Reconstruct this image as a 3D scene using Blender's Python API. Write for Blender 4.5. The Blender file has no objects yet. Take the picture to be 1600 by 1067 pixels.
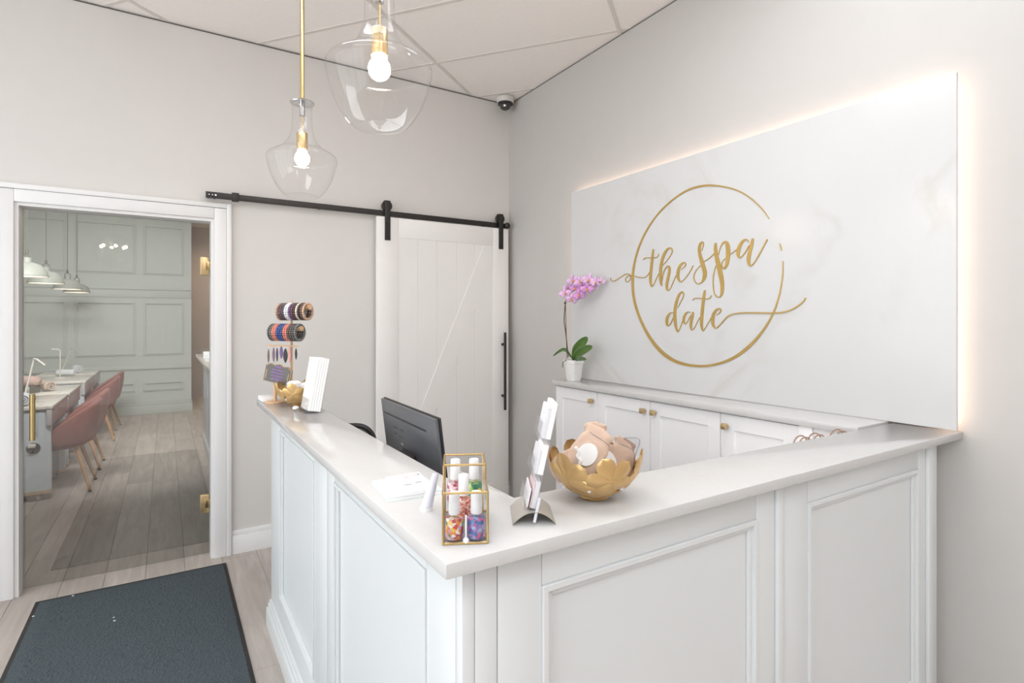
import bpy, bmesh, math, random
from mathutils import Matrix, Vector
random.seed(7)
SC = bpy.context.scene
COL = SC.collection

# ------------------------------------------------------------------ camera, light, exposure
F_PX, CX, Y0, CAM_H = 864.0, 800.0, 500.5, 1.5
TH = math.atan2(2179 - 800, F_PX)
FW = Vector((math.cos(TH), math.sin(TH), 0)); RT = Vector((math.sin(TH), -math.cos(TH), 0))
cam_d = bpy.data.cameras.new('camera'); cam = bpy.data.objects.new('camera', cam_d); COL.objects.link(cam)
cam.location = (0, 0, CAM_H); cam.rotation_euler = (math.pi / 2, 0, -math.atan2(FW.x, FW.y))
cam_d.sensor_width = 36; cam_d.lens = F_PX / 1600 * 36; cam_d.shift_y = (Y0 - 533.5) / 1600; cam_d.clip_start = .02
SC.camera = cam

world = bpy.data.worlds.new('world'); SC.world = world; world.use_nodes = True
bg = world.node_tree.nodes['Background']; bg.inputs[0].default_value = (.86, .93, 1, 1); bg.inputs[1].default_value = 1.0

def area_light(name, loc, rot, sx, sy, power, color):
    l = bpy.data.lights.new(name, 'AREA'); l.shape = 'RECTANGLE'; l.size = sx; l.size_y = sy
    l.energy = power; l.color = color
    o = bpy.data.objects.new(name, l); COL.objects.link(o); o.location = loc; o.rotation_euler = rot
    return o
# daylight through the storefront windows on the left
area_light('daylight_side', (-3.25, 1.0, 1.55), (0, -math.pi / 2, 0), 2.9, 5.2, 92, (.92, .97, 1))
# added, unseen lamps brightening the nail room; the warm hall lamp comes last
area_light('nail_room_fill', (-.6, 8.2, 3.24), (0, 0, 0), 2.6, 3.4, 26, (1, .99, .97))
area_light('nail_room_entry_fill', (-.5, 4.5, 2.95), (math.radians(66), 0, 0), 2.0, .5, 50, (1, .99, .97)).data.spread = math.radians(95)  # unseen lamp turned to the far wall and tables, added to brighten them
area_light('hall_light', (1.0, 11.4, 3.0), (0, 0, 0), .6, .6, 14, (1, .8, .58))

vs = SC.view_settings
vs.view_transform = 'Standard'; vs.look = 'None'; vs.exposure = 0.43; vs.gamma = 1.0; vs.use_curve_mapping = False
cy = SC.cycles
cy.use_denoising = True; cy.max_bounces = 10; cy.diffuse_bounces = 6; cy.glossy_bounces = 5
cy.transmission_bounces = 6; cy.transparent_max_bounces = 24; cy.sample_clamp_indirect = 6
cy.caustics_reflective = False; cy.caustics_refractive = False

def at(px, py, X=None, Y=None, z=None, d=None):
    """point of the place that sits at a spot of the photograph, on a given plane"""
    r = FW + RT * ((px - CX) / F_PX)
    if X is not None: d = X / r.x
    elif Y is not None: d = Y / r.y
    elif z is not None: d = F_PX * (CAM_H - z) / (py - Y0)
    p = r * d
    return Vector((p.x, p.y, CAM_H - (py - Y0) * d / F_PX))

# ------------------------------------------------------------------ materials
def lin(c):
    if isinstance(c, str):
        c = [int(c[i:i + 2], 16) / 255 for i in (0, 2, 4)]
    return tuple(x / 12.92 if x <= .04045 else ((x + .055) / 1.055) ** 2.4 for x in c)
MATS = {}
def mat(name, col, rough=.5, metal=0.0, var=.03, scale=12.0, bump=0.0, bscale=80.0, spec=.5, coat=0.0, sheen=0.0, emit=0.0, stretch=None):
    m = bpy.data.materials.new(name); m.use_nodes = True; MATS[name] = m
    nt = m.node_tree; N = nt.nodes; L = nt.links; b = N['Principled BSDF']
    c = lin(col)
    tc = N.new('ShaderNodeTexCoord'); mp = N.new('ShaderNodeMapping'); L.new(tc.outputs['Object'], mp.inputs[0])
    if stretch: mp.inputs['Scale'].default_value = stretch
    nz = N.new('ShaderNodeTexNoise'); nz.inputs['Scale'].default_value = scale; nz.inputs['Detail'].default_value = 4
    L.new(mp.outputs[0], nz.inputs['Vector'])
    rp = N.new('ShaderNodeValToRGB'); L.new(nz.outputs['Fac'], rp.inputs[0])
    rp.color_ramp.elements[0].position = .3; rp.color_ramp.elements[1].position = .7
    rp.color_ramp.elements[0].color = tuple(x * (1 - var) for x in c) + (1,)
    rp.color_ramp.elements[1].color = tuple(min(1, x * (1 + var)) for x in c) + (1,)
    L.new(rp.outputs[0], b.inputs['Base Color'])
    b.inputs['Roughness'].default_value = rough; b.inputs['Metallic'].default_value = metal
    b.inputs['Specular IOR Level'].default_value = spec
    b.inputs['Coat Weight'].default_value = coat; b.inputs['Sheen Weight'].default_value = sheen
    if emit:
        b.inputs['Emission Color'].default_value = c + (1,); b.inputs['Emission Strength'].default_value = emit
    if bump:
        n2 = N.new('ShaderNodeTexNoise'); n2.inputs['Scale'].default_value = bscale; n2.inputs['Detail'].default_value = 3
        L.new(mp.outputs[0], n2.inputs['Vector'])
        bp = N.new('ShaderNodeBump'); bp.inputs['Strength'].default_value = bump; bp.inputs['Distance'].default_value = .01
        L.new(n2.outputs['Fac'], bp.inputs['Height']); L.new(bp.outputs[0], b.inputs['Normal'])
    return m

def glass(name, tint=(1, 1, 1), refl=1.0, f0=.04, rough=0.0, solid=False):
    """clear sheet: see-through with a reflection that grows towards grazing angles"""
    m = bpy.data.materials.new(name); m.use_nodes = True; MATS[name] = m
    nt = m.node_tree; N = nt.nodes; L = nt.links
    N.remove(N['Principled BSDF']); out = N['Material Output']
    tr = N.new('ShaderNodeBsdfTransparent'); tr.inputs[0].default_value = tuple(tint) + (1,)
    gl = N.new('ShaderNodeBsdfGlossy'); gl.inputs['Roughness'].default_value = rough
    lw = N.new('ShaderNodeLayerWeight')
    def math_(op, a, b):
        n = N.new('ShaderNodeMath'); n.operation = op; n.use_clamp = True
        for k, v in ((0, a), (1, b)):
            if isinstance(v, (int, float)): n.inputs[k].default_value = v
            else: L.new(v, n.inputs[k])
        return n.outputs[0]
    lw.inputs['Blend'].default_value = .5
    p5 = math_('POWER', lw.outputs['Facing'], 5.0)
    fr = math_('ADD', math_('MULTIPLY', p5, (1 - f0) * .9), f0)
    fr = math_('MULTIPLY', fr, refl)
    if solid:
        ge = N.new('ShaderNodeNewGeometry'); fr = math_('MULTIPLY', fr, math_('SUBTRACT', 1.0, ge.outputs['Backfacing']))
    mx = N.new('ShaderNodeMixShader')
    L.new(fr, mx.inputs[0]); L.new(tr.outputs[0], mx.inputs[1]); L.new(gl.outputs[0], mx.inputs[2]); L.new(mx.outputs[0], out.inputs[0])
    return m

def emission(name, col, strength):
    m = bpy.data.materials.new(name); m.use_nodes = True; MATS[name] = m
    nt = m.node_tree; N = nt.nodes
    N.remove(N['Principled BSDF'])
    e = N.new('ShaderNodeEmission'); e.inputs[0].default_value = tuple(lin(col)) + (1,); e.inputs[1].default_value = strength
    nt.links.new(e.outputs[0], N['Material Output'].inputs[0])
    return m

def marble(name, base, vein, vein2, rough=.12, scale=1.2, amount=.5, stretch=(1, 1, 1), warp=.55):
    m = mat(name, base, rough=rough, var=.012, scale=2)
    nt = m.node_tree; N = nt.nodes; L = nt.links; b = N['Principled BSDF']
    basecol = b.inputs['Base Color'].links[0].from_socket
    tc = N.new('ShaderNodeTexCoord'); mp = N.new('ShaderNodeMapping'); mp.inputs['Scale'].default_value = stretch
    mp.inputs['Rotation'].default_value = (.5, .3, .2)
    L.new(tc.outputs['Object'], mp.inputs[0])
    n1 = N.new('ShaderNodeTexNoise'); n1.inputs['Scale'].default_value = scale; n1.inputs['Detail'].default_value = 9
    n1.inputs['Roughness'].default_value = warp; n1.inputs['Distortion'].default_value = .8
    L.new(mp.outputs[0], n1.inputs['Vector'])
    r1 = N.new('ShaderNodeValToRGB'); e = r1.color_ramp.elements
    e[0].position = .455; e[0].color = (0, 0, 0, 1); e[1].position = .55; e[1].color = (0, 0, 0, 1)
    k = r1.color_ramp.elements.new(.5); k.color = (1, 1, 1, 1)
    L.new(n1.outputs['Fac'], r1.inputs[0])
    n2 = N.new('ShaderNodeTexNoise'); n2.inputs['Scale'].default_value = scale * 2.3; n2.inputs['Detail'].default_value = 3
    L.new(mp.outputs[0], n2.inputs['Vector'])
    r2 = N.new('ShaderNodeValToRGB'); r2.color_ramp.elements[0].position = .48; r2.color_ramp.elements[1].position = .66
    L.new(n2.outputs['Fac'], r2.inputs[0])
    mu = N.new('ShaderNodeMath'); mu.operation = 'MULTIPLY'; L.new(r1.outputs[0], mu.inputs[0]); L.new(r2.outputs[0], mu.inputs[1])
    mu2 = N.new('ShaderNodeMath'); mu2.operation = 'MULTIPLY'; mu2.inputs[1].default_value = amount; L.new(mu.outputs[0], mu2.inputs[0])
    n3 = N.new('ShaderNodeTexNoise'); n3.inputs['Scale'].default_value = scale * 9; L.new(mp.outputs[0], n3.inputs['Vector'])
    cm = N.new('ShaderNodeMix'); cm.data_type = 'RGBA'; L.new(n3.outputs['Fac'], cm.inputs[0])
    cm.inputs[6].default_value = lin(vein) + (1,); cm.inputs[7].default_value = lin(vein2) + (1,)
    mx = N.new('ShaderNodeMix'); mx.data_type = 'RGBA'
    L.new(mu2.outputs[0], mx.inputs[0]); L.new(basecol, mx.inputs[6]); L.new(cm.outputs[2], mx.inputs[7])
    L.new(mx.outputs[2], b.inputs['Base Color'])
    return m

def plank_material():
    m = bpy.data.materials.new('plank_wood'); m.use_nodes = True; MATS['plank_wood'] = m
    nt = m.node_tree; N = nt.nodes; L = nt.links; b = N['Principled BSDF']
    tc = N.new('ShaderNodeTexCoord'); oi = N.new('ShaderNodeObjectInfo')
    mp = N.new('ShaderNodeMapping'); mp.inputs['Scale'].default_value = (9, .9, 9)
    sc = N.new('ShaderNodeMath'); sc.operation = 'MULTIPLY'; sc.inputs[1].default_value = 60; L.new(oi.outputs['Random'], sc.inputs[0])
    cb = N.new('ShaderNodeCombineXYZ'); L.new(sc.outputs[0], cb.inputs[0]); L.new(sc.outputs[0], cb.inputs[1])
    L.new(tc.outputs['Object'], mp.inputs[0]); L.new(cb.outputs[0], mp.inputs[1])
    nz = N.new('ShaderNodeTexNoise'); nz.inputs['Scale'].default_value = 2.2; nz.inputs['Detail'].default_value = 8; nz.inputs['Roughness'].default_value = .62
    nz.inputs['Distortion'].default_value = .6
    L.new(mp.outputs[0], nz.inputs['Vector'])
    rp = N.new('ShaderNodeValToRGB'); e = rp.color_ramp.elements
    e[0].position = .28; e[0].color = lin('a59c95') + (1,); e[1].position = .74; e[1].color = lin('c6bdb6') + (1,)
    L.new(nz.outputs['Fac'], rp.inputs[0])
    hs = N.new('ShaderNodeHueSaturation'); L.new(rp.outputs[0], hs.inputs['Color'])
    mr = N.new('ShaderNodeMapRange'); mr.inputs[3].default_value = .88; mr.inputs[4].default_value = 1.12
    L.new(oi.outputs['Random'], mr.inputs[0]); L.new(mr.outputs[0], hs.inputs['Value'])
    L.new(hs.outputs[0], b.inputs['Base Color'])
    b.inputs['Roughness'].default_value = .42; b.inputs['Specular IOR Level'].default_value = .35
    bp = N.new('ShaderNodeBump'); bp.inputs['Strength'].default_value = .12; bp.inputs['Distance'].default_value = .004
    L.new(nz.outputs['Fac'], bp.inputs['Height']); L.new(bp.outputs[0], b.inputs['Normal'])
    return m
plank_material()

def confetti(name, cols, scale=120):
    m = bpy.data.materials.new(name); m.use_nodes = True; MATS[name] = m
    nt = m.node_tree; N = nt.nodes; L = nt.links; b = N['Principled BSDF']
    tc = N.new('ShaderNodeTexCoord'); v = N.new('ShaderNodeTexVoronoi'); v.inputs['Scale'].default_value = scale
    L.new(tc.outputs['Object'], v.inputs['Vector'])
    sp = N.new('ShaderNodeSeparateColor'); L.new(v.outputs['Color'], sp.inputs[0])
    rp = N.new('ShaderNodeValToRGB'); rp.color_ramp.interpolation = 'CONSTANT'
    for i, c in enumerate(cols):
        e = rp.color_ramp.elements[i] if i < 2 else rp.color_ramp.elements.new(i / len(cols))
        e.position = i / len(cols); e.color = lin(c) + (1,)
    L.new(sp.outputs[0], rp.inputs[0]); L.new(rp.outputs[0], b.inputs['Base Color'])
    b.inputs['Roughness'].default_value = .15; b.inputs['Coat Weight'].default_value = .6
    return m

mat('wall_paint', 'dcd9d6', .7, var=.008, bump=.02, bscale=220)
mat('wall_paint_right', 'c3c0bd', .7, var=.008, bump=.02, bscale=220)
mat('ceiling_tile', 'f5f0ec', .85, var=.012, scale=40, bump=.08, bscale=260)
mat('ceiling_bar', 'dbd6d1', .6, var=.01)
mat('shadow_gap', '5f5b57', .8)
mat('trim_white', 'e9e9e9', .38, var=.006)
mat('counter_white', 'dee1e2', .4, var=.005)
mat('cabinet_white', 'f7f7f9', .35, var=.005)
mat('barn_white', 'efedeb', .45, var=.01, scale=5)
mat('quartz_white', 'cdcccb', .1, var=.012, scale=60, spec=.5)
marble('panel_marble', 'd0d0d0', 'a9a7a2', 'b8ac92', rough=.2, scale=1.0, amount=.24)
MATS['panel_marble'].node_tree.nodes['Principled BSDF'].inputs['Specular IOR Level'].default_value = .3
marble('table_marble', 'd8d3cc', '8d8583', '9c8f8c', rough=.2, scale=3.0, amount=.8)
marble('table_marble_side', 'b9b2b4', '77706f', '8a7d86', rough=.25, scale=2.2, amount=.95, stretch=(6, 6, .8))
mat('black_metal', '3b3837', .45, metal=.6, var=.05)
mat('brass', 'cdb37f', .28, metal=1, var=.03)
mat('brass_soft', 'd2b88c', .36, metal=.85, var=.04)
mat('logo_gold', 'c3a360', .32, metal=.55, var=.06, scale=18)
mat('gold_leaf', 'd8b47c', .36, metal=.6, var=.05, scale=30)
mat('chrome', 'c9c9c9', .18, metal=1)
mat('brushed_silver', 'c8c5be', .42, metal=.5, bump=.03, bscale=300, stretch=(1, 30, 1))
mat('mat_pile', '50585d', .95, var=.28, scale=260, spec=.1)
mat('mat_edge', '3b3a3a', .85, var=.1, spec=.2)
mat('lint', 'dfe3e6', .8)
mat('room_green', 'bcc2be', .55, var=.01)
mat('room_brown', 'a8978a', .6, var=.02)
mat('table_paint', 'c3cad1', .4, var=.01)
mat('table_trim', 'c7ae8c', .35, metal=.4)
mat('velvet', '90605b', .85, var=.08, scale=9, sheen=.2, spec=.2)
mat('chair_wood', 'b08a63', .45, var=.12, scale=8, stretch=(6, 6, 1))
mat('shade_grey', '92958e', .45, var=.01)
mat('shade_inside', 'f2ead9', .5)
mat('cable_grey', '5d5b55', .5)
mat('towel_white', 'e2e6ea', .95, bump=.5, bscale=420, var=.03)
mat('towel_beige', 'c3b1a3', .95, bump=.5, bscale=420, var=.04)
mat('cushion_pink', 'b59c93', .8, var=.04)
mat('lamp_white', 'd6d2cb', .35)
mat('monitor_plastic', '55565a', .32, var=.03, spec=.6)
mat('monitor_dark', '2b2b2d', .35)
mat('screen_black', '101012', .08)
mat('monitor_mark', '3a3a3c', .3)
mat('chair_black', '1f1f20', .4)
mat('chair_mesh', '6d6c69', .6)
mat('desk_white', 'e4e2df', .4)
mat('wood_light', 'd8b48e', .5, var=.1, scale=10, stretch=(4, 4, 1))
mat('slate', '6c6a68', .7, var=.06, scale=40)
mat('chalk_purple', 'a07cc0', .8)
mat('wood_frame', '9a8062', .55, var=.08)
mat('paper_white', 'f6f6f6', .5, var=.006)
mat('paper_shade', 'dedee2', .5, var=.01)
mat('paper_pink', 'e2cdd0', .5, var=.08, scale=60)
mat('paper_blue', 'd3e1e0', .4, var=.03)
mat('paper_grey', '9fa0a4', .5)
mat('acrylic_tint', 'dfe0ea', .12, var=.03)
mat('cap_white', 'f3f3f2', .28, var=.004)
mat('pouch_nude', 'd6baa6', .75, var=.05, scale=25, bump=.25, bscale=60)
mat('pouch_dark', 'c4a896', .75, var=.05, scale=25, bump=.25, bscale=60)
mat('pearl', 'efebe8', .2, coat=.5)
mat('crystal', 'e6dde2', .05, spec=1.0, coat=1)
mat('pot_white', 'eeeeec', .35)
mat('soil', '4a3a2d', .9, var=.3, scale=70)
mat('leaf_green', '6f9150', .42, var=.16, scale=14)
mat('leaf_dark', '5b7a48', .45, var=.15, scale=14)
mat('stem_brown', '4c3a33', .6)
mat('orchid_pink', 'e3bce2', .6, var=.08, scale=30)
mat('orchid_magenta', 'd196cd', .6, var=.1, scale=30)
mat('orchid_lip', 'd9a25a', .55)
mat('camera_white', 'dcd9d4', .4)
mat('camera_smoke', '3a3633', .1, coat=.6)
mat('rope_bronze', 'a88a78', .5)
mat('bag_pink', 'e3d6d0', .6)
mat('window_frame', '3d3d3f', .4)
mat('rose_cord', 'b8a7a0', .4)
for nm, c in dict(bead_beige='c3a58d', bead_plum='5f4a55', bead_white='e3e6ee', bead_purple='6d4a75', bead_maroon='4f3038',
                  bead_cream='d8cbb8', bead_black='2d2526', bead_grey='6d7270', bead_coral='d98572', bead_navy='3f568f', bead_slate='585b5d',
                  bead_brown='6e5450').items():
    mat(nm, c, .25, var=.25, scale=90, coat=.3)
for nm, c in dict(ear_brown='6b5650', ear_mauve='7b5f74', ear_purple='6d5090', ear_black='221a1c', ear_pink='d49a94', ear_dark='3b2f36').items():
    mat(nm, c, .45, var=.1, scale=60)
confetti('fruit_mix', ['e98a3c', 'd94f43', 'f0c24a', '5d9a58', 'd9a6b8', 'b84d68', 'f4ede0'], 150)
confetti('blue_mix', ['4a79b8', '7c5aa6', '9d7fc4', '3b5f9c', 'd06a9a', 'a8b7e0'], 190)
confetti('coral_mix', ['e58a72', 'd0604f', 'f0b49c', 'c94e46', 'f3d2c2'], 260)
confetti('rose_mix', ['d98a94', 'e9c0c4', 'b94a5e', 'f2dfe0'], 150)
confetti('lime_mix', ['d9d24a', '3c8a6a', '8fbf4d', '2f6d7c', 'e8e6c8'], 110)
glass('door_glass', tint=(.865, .875, .865), refl=4.2, solid=True)
glass('clear_glass', tint=(.99, .99, .988), refl=.85)
glass('thin_acrylic', tint=(.975, .975, .98), refl=1.2, solid=True)
glass('bottle_glass', tint=(.97, .97, .97), refl=.8)
emission('bulb_glow', 'ffe0c4', 80)
emission('added_panel_glow', 'fafcff', 7.8)  # glow of the ceiling panels added out of view
emission('added_panel_dim', 'fafcff', 5.8)
emission('led_warm', 'ffdcc2', 11.5)
emission('small_bulb', 'ffe2c0', 40)
emission('shade_glow', 'ffe9cc', 2.2)

# ------------------------------------------------------------------ mesh helpers
TM = {}
class B:
    def __init__(s): s.bm = bmesh.new(); s.weld = False
    def _add(s, verts, faces, M=None):
        vs_ = [s.bm.verts.new(M @ Vector(v) if M else Vector(v)) for v in verts]
        for f in faces:
            try: s.bm.faces.new([vs_[i] for i in f])
            except ValueError: pass
        return s
    def box(s, x0, x1, y0, y1, z0, z1, bev=0, M=None, seg=2):
        v = [(x0, y0, z0), (x1, y0, z0), (x1, y1, z0), (x0, y1, z0), (x0, y0, z1), (x1, y0, z1), (x1, y1, z1), (x0, y1, z1)]
        f = [(0, 3, 2, 1), (4, 5, 6, 7), (0, 1, 5, 4), (1, 2, 6, 5), (2, 3, 7, 6), (3, 0, 4, 7)]
        if not bev: return s._add(v, f, M)
        t = bmesh.new(); tv = [t.verts.new(p) for p in v]
        for q in f: t.faces.new([tv[i] for i in q])
        bmesh.ops.bevel(t, geom=list(t.edges), offset=bev, segments=seg, affect='EDGES', profile=.5)
        t.verts.index_update()
        s._add([p.co.copy() for p in t.verts], [[p.index for p in q.verts] for q in t.faces], M); t.free()
        return s
    def prism(s, poly, h0, h1, M=None):
        """poly in the local xy plane, extruded from z=h0 to z=h1"""
        n = len(poly)
        v = [(p[0], p[1], h0) for p in poly] + [(p[0], p[1], h1) for p in poly]
        f = [tuple(reversed(range(n))), tuple(range(n, 2 * n))] + [(i, (i + 1) % n, n + (i + 1) % n, n + i) for i in range(n)]
        return s._add(v, f, M)
    def lathe(s, prof, n=32, c=(0, 0, 0), M=None, squash=1.0):
        v = []; f = []; rings = []
        for r, z in prof:
            if r < 1e-6: rings.append([len(v)]); v.append((c[0], c[1], c[2] + z))
            else:
                rings.append(list(range(len(v), len(v) + n)))
                for k in range(n):
                    a = 2 * math.pi * k / n; v.append((c[0] + r * math.cos(a), c[1] + r * squash * math.sin(a), c[2] + z))
        for A, C in zip(rings[:-1], rings[1:]):
            for k in range(n):
                k2 = (k + 1) % n
                if len(A) == 1 and len(C) == 1: continue
                if len(A) == 1: f.append((A[0], C[k2], C[k]))
                elif len(C) == 1: f.append((A[k], A[k2], C[0]))
                else: f.append((A[k], A[k2], C[k2], C[k]))
        return s._add(v, f, M)
    def cyl(s, p0, p1, r0, r1=None, n=16):
        r1 = r0 if r1 is None else r1
        return s.tube([p0, p1], [r0, r1], n)
    def tube(s, pts, r, n=10, caps=True, M=None):
        pts = [Vector(p) for p in pts]; R = r if isinstance(r, (list, tuple)) else [r] * len(pts)
        v = []; f = []; up = None
        for i, p in enumerate(pts):
            t = (pts[min(i + 1, len(pts) - 1)] - pts[max(i - 1, 0)]).normalized()
            if up is None:
                up = Vector((0, 0, 1)) if abs(t.z) < .9 else Vector((1, 0, 0))
            a = t.cross(up).normalized(); b_ = a.cross(t).normalized(); up = b_
            for k in range(n):
                q = 2 * math.pi * k / n
                v.append(p + (a * math.cos(q) + b_ * math.sin(q)) * R[i])
        for i in range(len(pts) - 1):
            for k in range(n):
                k2 = (k + 1) % n
                f.append((i * n + k, i * n + k2, (i + 1) * n + k2, (i + 1) * n + k))
        if caps: f += [tuple(reversed(range(n))), tuple(range((len(pts) - 1) * n, len(pts) * n))]
        return s._add(v, f, M)
    def ball(s, c, r, u=12, w=8, M=None):
        rx, ry, rz = r if isinstance(r, (list, tuple)) else (r, r, r)
        v = [(c[0], c[1], c[2] + rz)]; f = []
        for i in range(1, w):
            p = math.pi * i / w
            for k in range(u):
                a = 2 * math.pi * k / u
                v.append((c[0] + rx * math.sin(p) * math.cos(a), c[1] + ry * math.sin(p) * math.sin(a), c[2] + rz * math.cos(p)))
        v.append((c[0], c[1], c[2] - rz)); last = len(v) - 1
        for k in range(u):
            k2 = (k + 1) % u
            f.append((0, 1 + k, 1 + k2)); f.append((last, last - u + k2, last - u + k))
            for i in range(w - 2): f.append((1 + i * u + k, 1 + (i + 1) * u + k, 1 + (i + 1) * u + k2, 1 + i * u + k2))
        return s._add(v, f, M)
    def grid(s, fn, nu, nv):
        s.weld = True
        v = [fn(i / nu, j / nv) for j in range(nv + 1) for i in range(nu + 1)]
        f = [(j * (nu + 1) + i, j * (nu + 1) + i + 1, (j + 1) * (nu + 1) + i + 1, (j + 1) * (nu + 1) + i) for j in range(nv) for i in range(nu)]
        return s._add(v, f)
    def mesh(s, name, m, sharp=.55, solid=None):
        if s.weld: bmesh.ops.remove_doubles(s.bm, verts=s.bm.verts, dist=1e-6)
        bmesh.ops.recalc_face_normals(s.bm, faces=s.bm.faces)
        for f in s.bm.faces: f.smooth = True
        for e in s.bm.edges:
            if len(e.link_faces) == 2 and e.calc_face_angle(0) > sharp: e.smooth = False
        me = bpy.data.meshes.new(name); s.bm.to_mesh(me); s.bm.free()
        me.materials.append(MATS[m] if isinstance(m, str) else m)
        return me
    def out(s, name, m, parent=None, world=False, solid=0, sub=0, sharp=.55):
        me = s.mesh(name, m, sharp)
        o = bpy.data.objects.new(name, me); COL.objects.link(o)
        if parent:
            o.parent = parent; TM[o.name] = TM.get(parent.name, Matrix.Identity(4))
            if world: me.transform(TM[parent.name].inverted())
        if solid:
            k = o.modifiers.new('solid', 'SOLIDIFY'); k.thickness = solid; k.offset = 0
        if sub:
            k = o.modifiers.new('sub', 'SUBSURF'); k.levels = sub; k.render_levels = sub
        return o

def tag(o, label=None, cat=None, group=None, kind=None):
    if label: o['label'] = label
    if cat: o['category'] = cat
    if group: o['group'] = group
    if kind: o['kind'] = kind
    return o
def thing(name, label, cat, loc=(0, 0, 0), rz=0.0, group=None, kind=None):
    o = bpy.data.objects.new(name, None); COL.objects.link(o)
    o.empty_display_size = .05; o.location = loc; o.rotation_euler = (0, 0, rz)
    TM[o.name] = Matrix.Translation(Vector(loc)) @ Matrix.Rotation(rz, 4, 'Z')
    return tag(o, label, cat, group, kind)
def inst(name, me, parent, M):
    o = bpy.data.objects.new(name, me); COL.objects.link(o); o.parent = parent; o.matrix_local = M
    TM[o.name] = TM.get(parent.name, Matrix.Identity(4))
    return o
def dup(root, loc, rz=0.0, label=None, group=None):
    def cp(o, p):
        c = o.copy(); COL.objects.link(c); c.parent = p
        for ch in list(o.children): cp(ch, c)
        return c
    r = cp(root, None); r.location = loc; r.rotation_euler = (0, 0, rz)
    if label: r['label'] = label
    if group: r['group'] = group
    return r
def struct(name, b, m, label, cat, parent=None):
    o = b.out(name, m, parent)
    return tag(o, label, cat, kind='structure')
def frame_axes(origin, ex, ey, ez):
    M = Matrix.Identity(4)
    for i, e in enumerate((ex, ey, ez)):
        for k in range(3): M[k][i] = e[k]
    for k in range(3): M[k][3] = origin[k]
    return M
def catmull(P, n=6):
    out = []
    for i in range(len(P) - 1):
        p0 = P[max(i - 1, 0)]; p1 = P[i]; p2 = P[i + 1]; p3 = P[min(i + 2, len(P) - 1)]
        for k in range(n):
            t = k / n
            out.append(tuple(.5 * (2 * b + (c - a) * t + (2 * a - 5 * b + 4 * c - d) * t * t + (3 * b - a - 3 * c + d) * t ** 3)
                             for a, b, c, d in zip(p0, p1, p2, p3)))
    out.append(tuple(P[-1])); return out

def mould(put, a0, a1, z0, z1, steps):
    """stepped picture-frame moulding; put(a0, a1, z0, z1, depth) adds one straight piece"""
    for o0, o1, dp in steps:
        put(a0 + o0, a0 + o1, z0 + o0, z1 - o0, dp); put(a1 - o1, a1 - o0, z0 + o0, z1 - o0, dp)
        put(a0 + o1, a1 - o1, z1 - o1, z1 - o0, dp); put(a0 + o1, a1 - o1, z0 + o0, z0 + o1, dp)

# ------------------------------------------------------------------ the room
YW, XB, ZC = 3.96, 2.449, 3.313            # back wall face, right wall face, ceiling
XL, YB = -3.1, -4.1                        # storefront wall, wall behind the camera
DX0, DX1, DZ = -.693, .26, 2.142           # opening of the glass door
YF = 10.61                                 # far wall of the nail room

# floor: planks run away from the camera through both rooms
fl = struct('floor', B().box(XL - .1, XB + .1, YB - .1, 12.6, -.06, -.003), 'shadow_gap', 'grey wood plank floor running through both rooms', 'floor')
PW, PL = .2, 1.3
pm = B().box(-PW / 2 + .0008, PW / 2 - .0008, -PL / 2 + .0008, PL / 2 - .0008, -.003, 0, bev=.0007, seg=1).mesh('plank', 'plank_wood')
rest = B()
nrow = int((XB - XL) / PW) + 1
for i in range(nrow):
    x = XL + PW * (i + .5)
    if x + PW / 2 > XB + .09: break
    y = YB - random.random() * PL * .9
    while y < 12.4:
        y1 = y + PL
        seen = (x < .5 and y1 > .4 and y1 < 4.6) or (y1 >= 4.3 and -2.1 < x < .7)
        if seen and y >= YB: inst('plank', pm, fl, Matrix.Translation((x, y + PL / 2, 0)))
        else: rest.box(x - PW / 2 + .0008, x + PW / 2 - .0008, max(y, YB) + .0008, min(y1, 12.5) - .0008, -.003, 0)
        y = y1
ro = rest.out('plank_field', 'plank_wood', fl); ro['kind'] = 'stuff'

# walls
wb = B().box(XL - .1, DX0, YW, YW + .13, 0, ZC + .1).box(DX1, XB + .1, YW, YW + .13, 0, ZC + .1).box(DX0, DX1, YW, YW + .13, DZ, ZC + .1)
struct('wall_back', wb, 'wall_paint', 'warm grey back wall with the glass door and sliding door', 'wall')
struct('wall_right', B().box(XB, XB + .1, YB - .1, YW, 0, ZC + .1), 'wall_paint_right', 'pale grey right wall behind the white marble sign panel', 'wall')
# storefront with three tall panes each side, behind and left of the camera
def storefront(name, horizontal, label, a0, a1, at_, n):
    w = B()
    def bx(u0, u1, z0, z1, t0=0, t1=.1, b=None):
        b = b or w
        if horizontal: b.box(u0, u1, at_ - t1, at_ - t0, z0, z1)
        else: b.box(at_ - t1, at_ - t0, u0, u1, z0, z1)
    lo, hi = (XL, XB + .1) if horizontal else (YB - .1, YW)
    bx(lo, a0, 0, ZC + .1); bx(a1, hi, 0, ZC + .1); bx(a0, a1, 0, .12); bx(a0, a1, 3.0, ZC + .1)
    o = struct(name, w, 'wall_paint', label, 'wall')
    fr = B()
    for k in range(n + 1):
        u = a0 + (a1 - a0) * k / n; bx(max(a0, u - .03), min(a1, u + .03), .12, 3.0, .02, .08, fr)
    bx(a0, a1, .12, .18, .02, .08, fr); bx(a0, a1, 2.94, 3.0, .02, .08, fr)
    fr.out('window_frame', 'window_frame', o)
    for k in range(n):
        p = B(); u0 = a0 + (a1 - a0) * k / n + .03; u1 = a0 + (a1 - a0) * (k + 1) / n - .03
        bx(u0, u1, .18, 2.94, .045, .055, p); p.out('pane', 'clear_glass', o)
storefront('wall_left', False, 'storefront wall of tall panes left of the camera', -1.6, 3.6, XL, 5)
struct('wall_front', B().box(XL, XB + .1, YB - .1, YB, 0, ZC + .1), 'wall_paint', 'plain wall behind the camera', 'wall')

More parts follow.
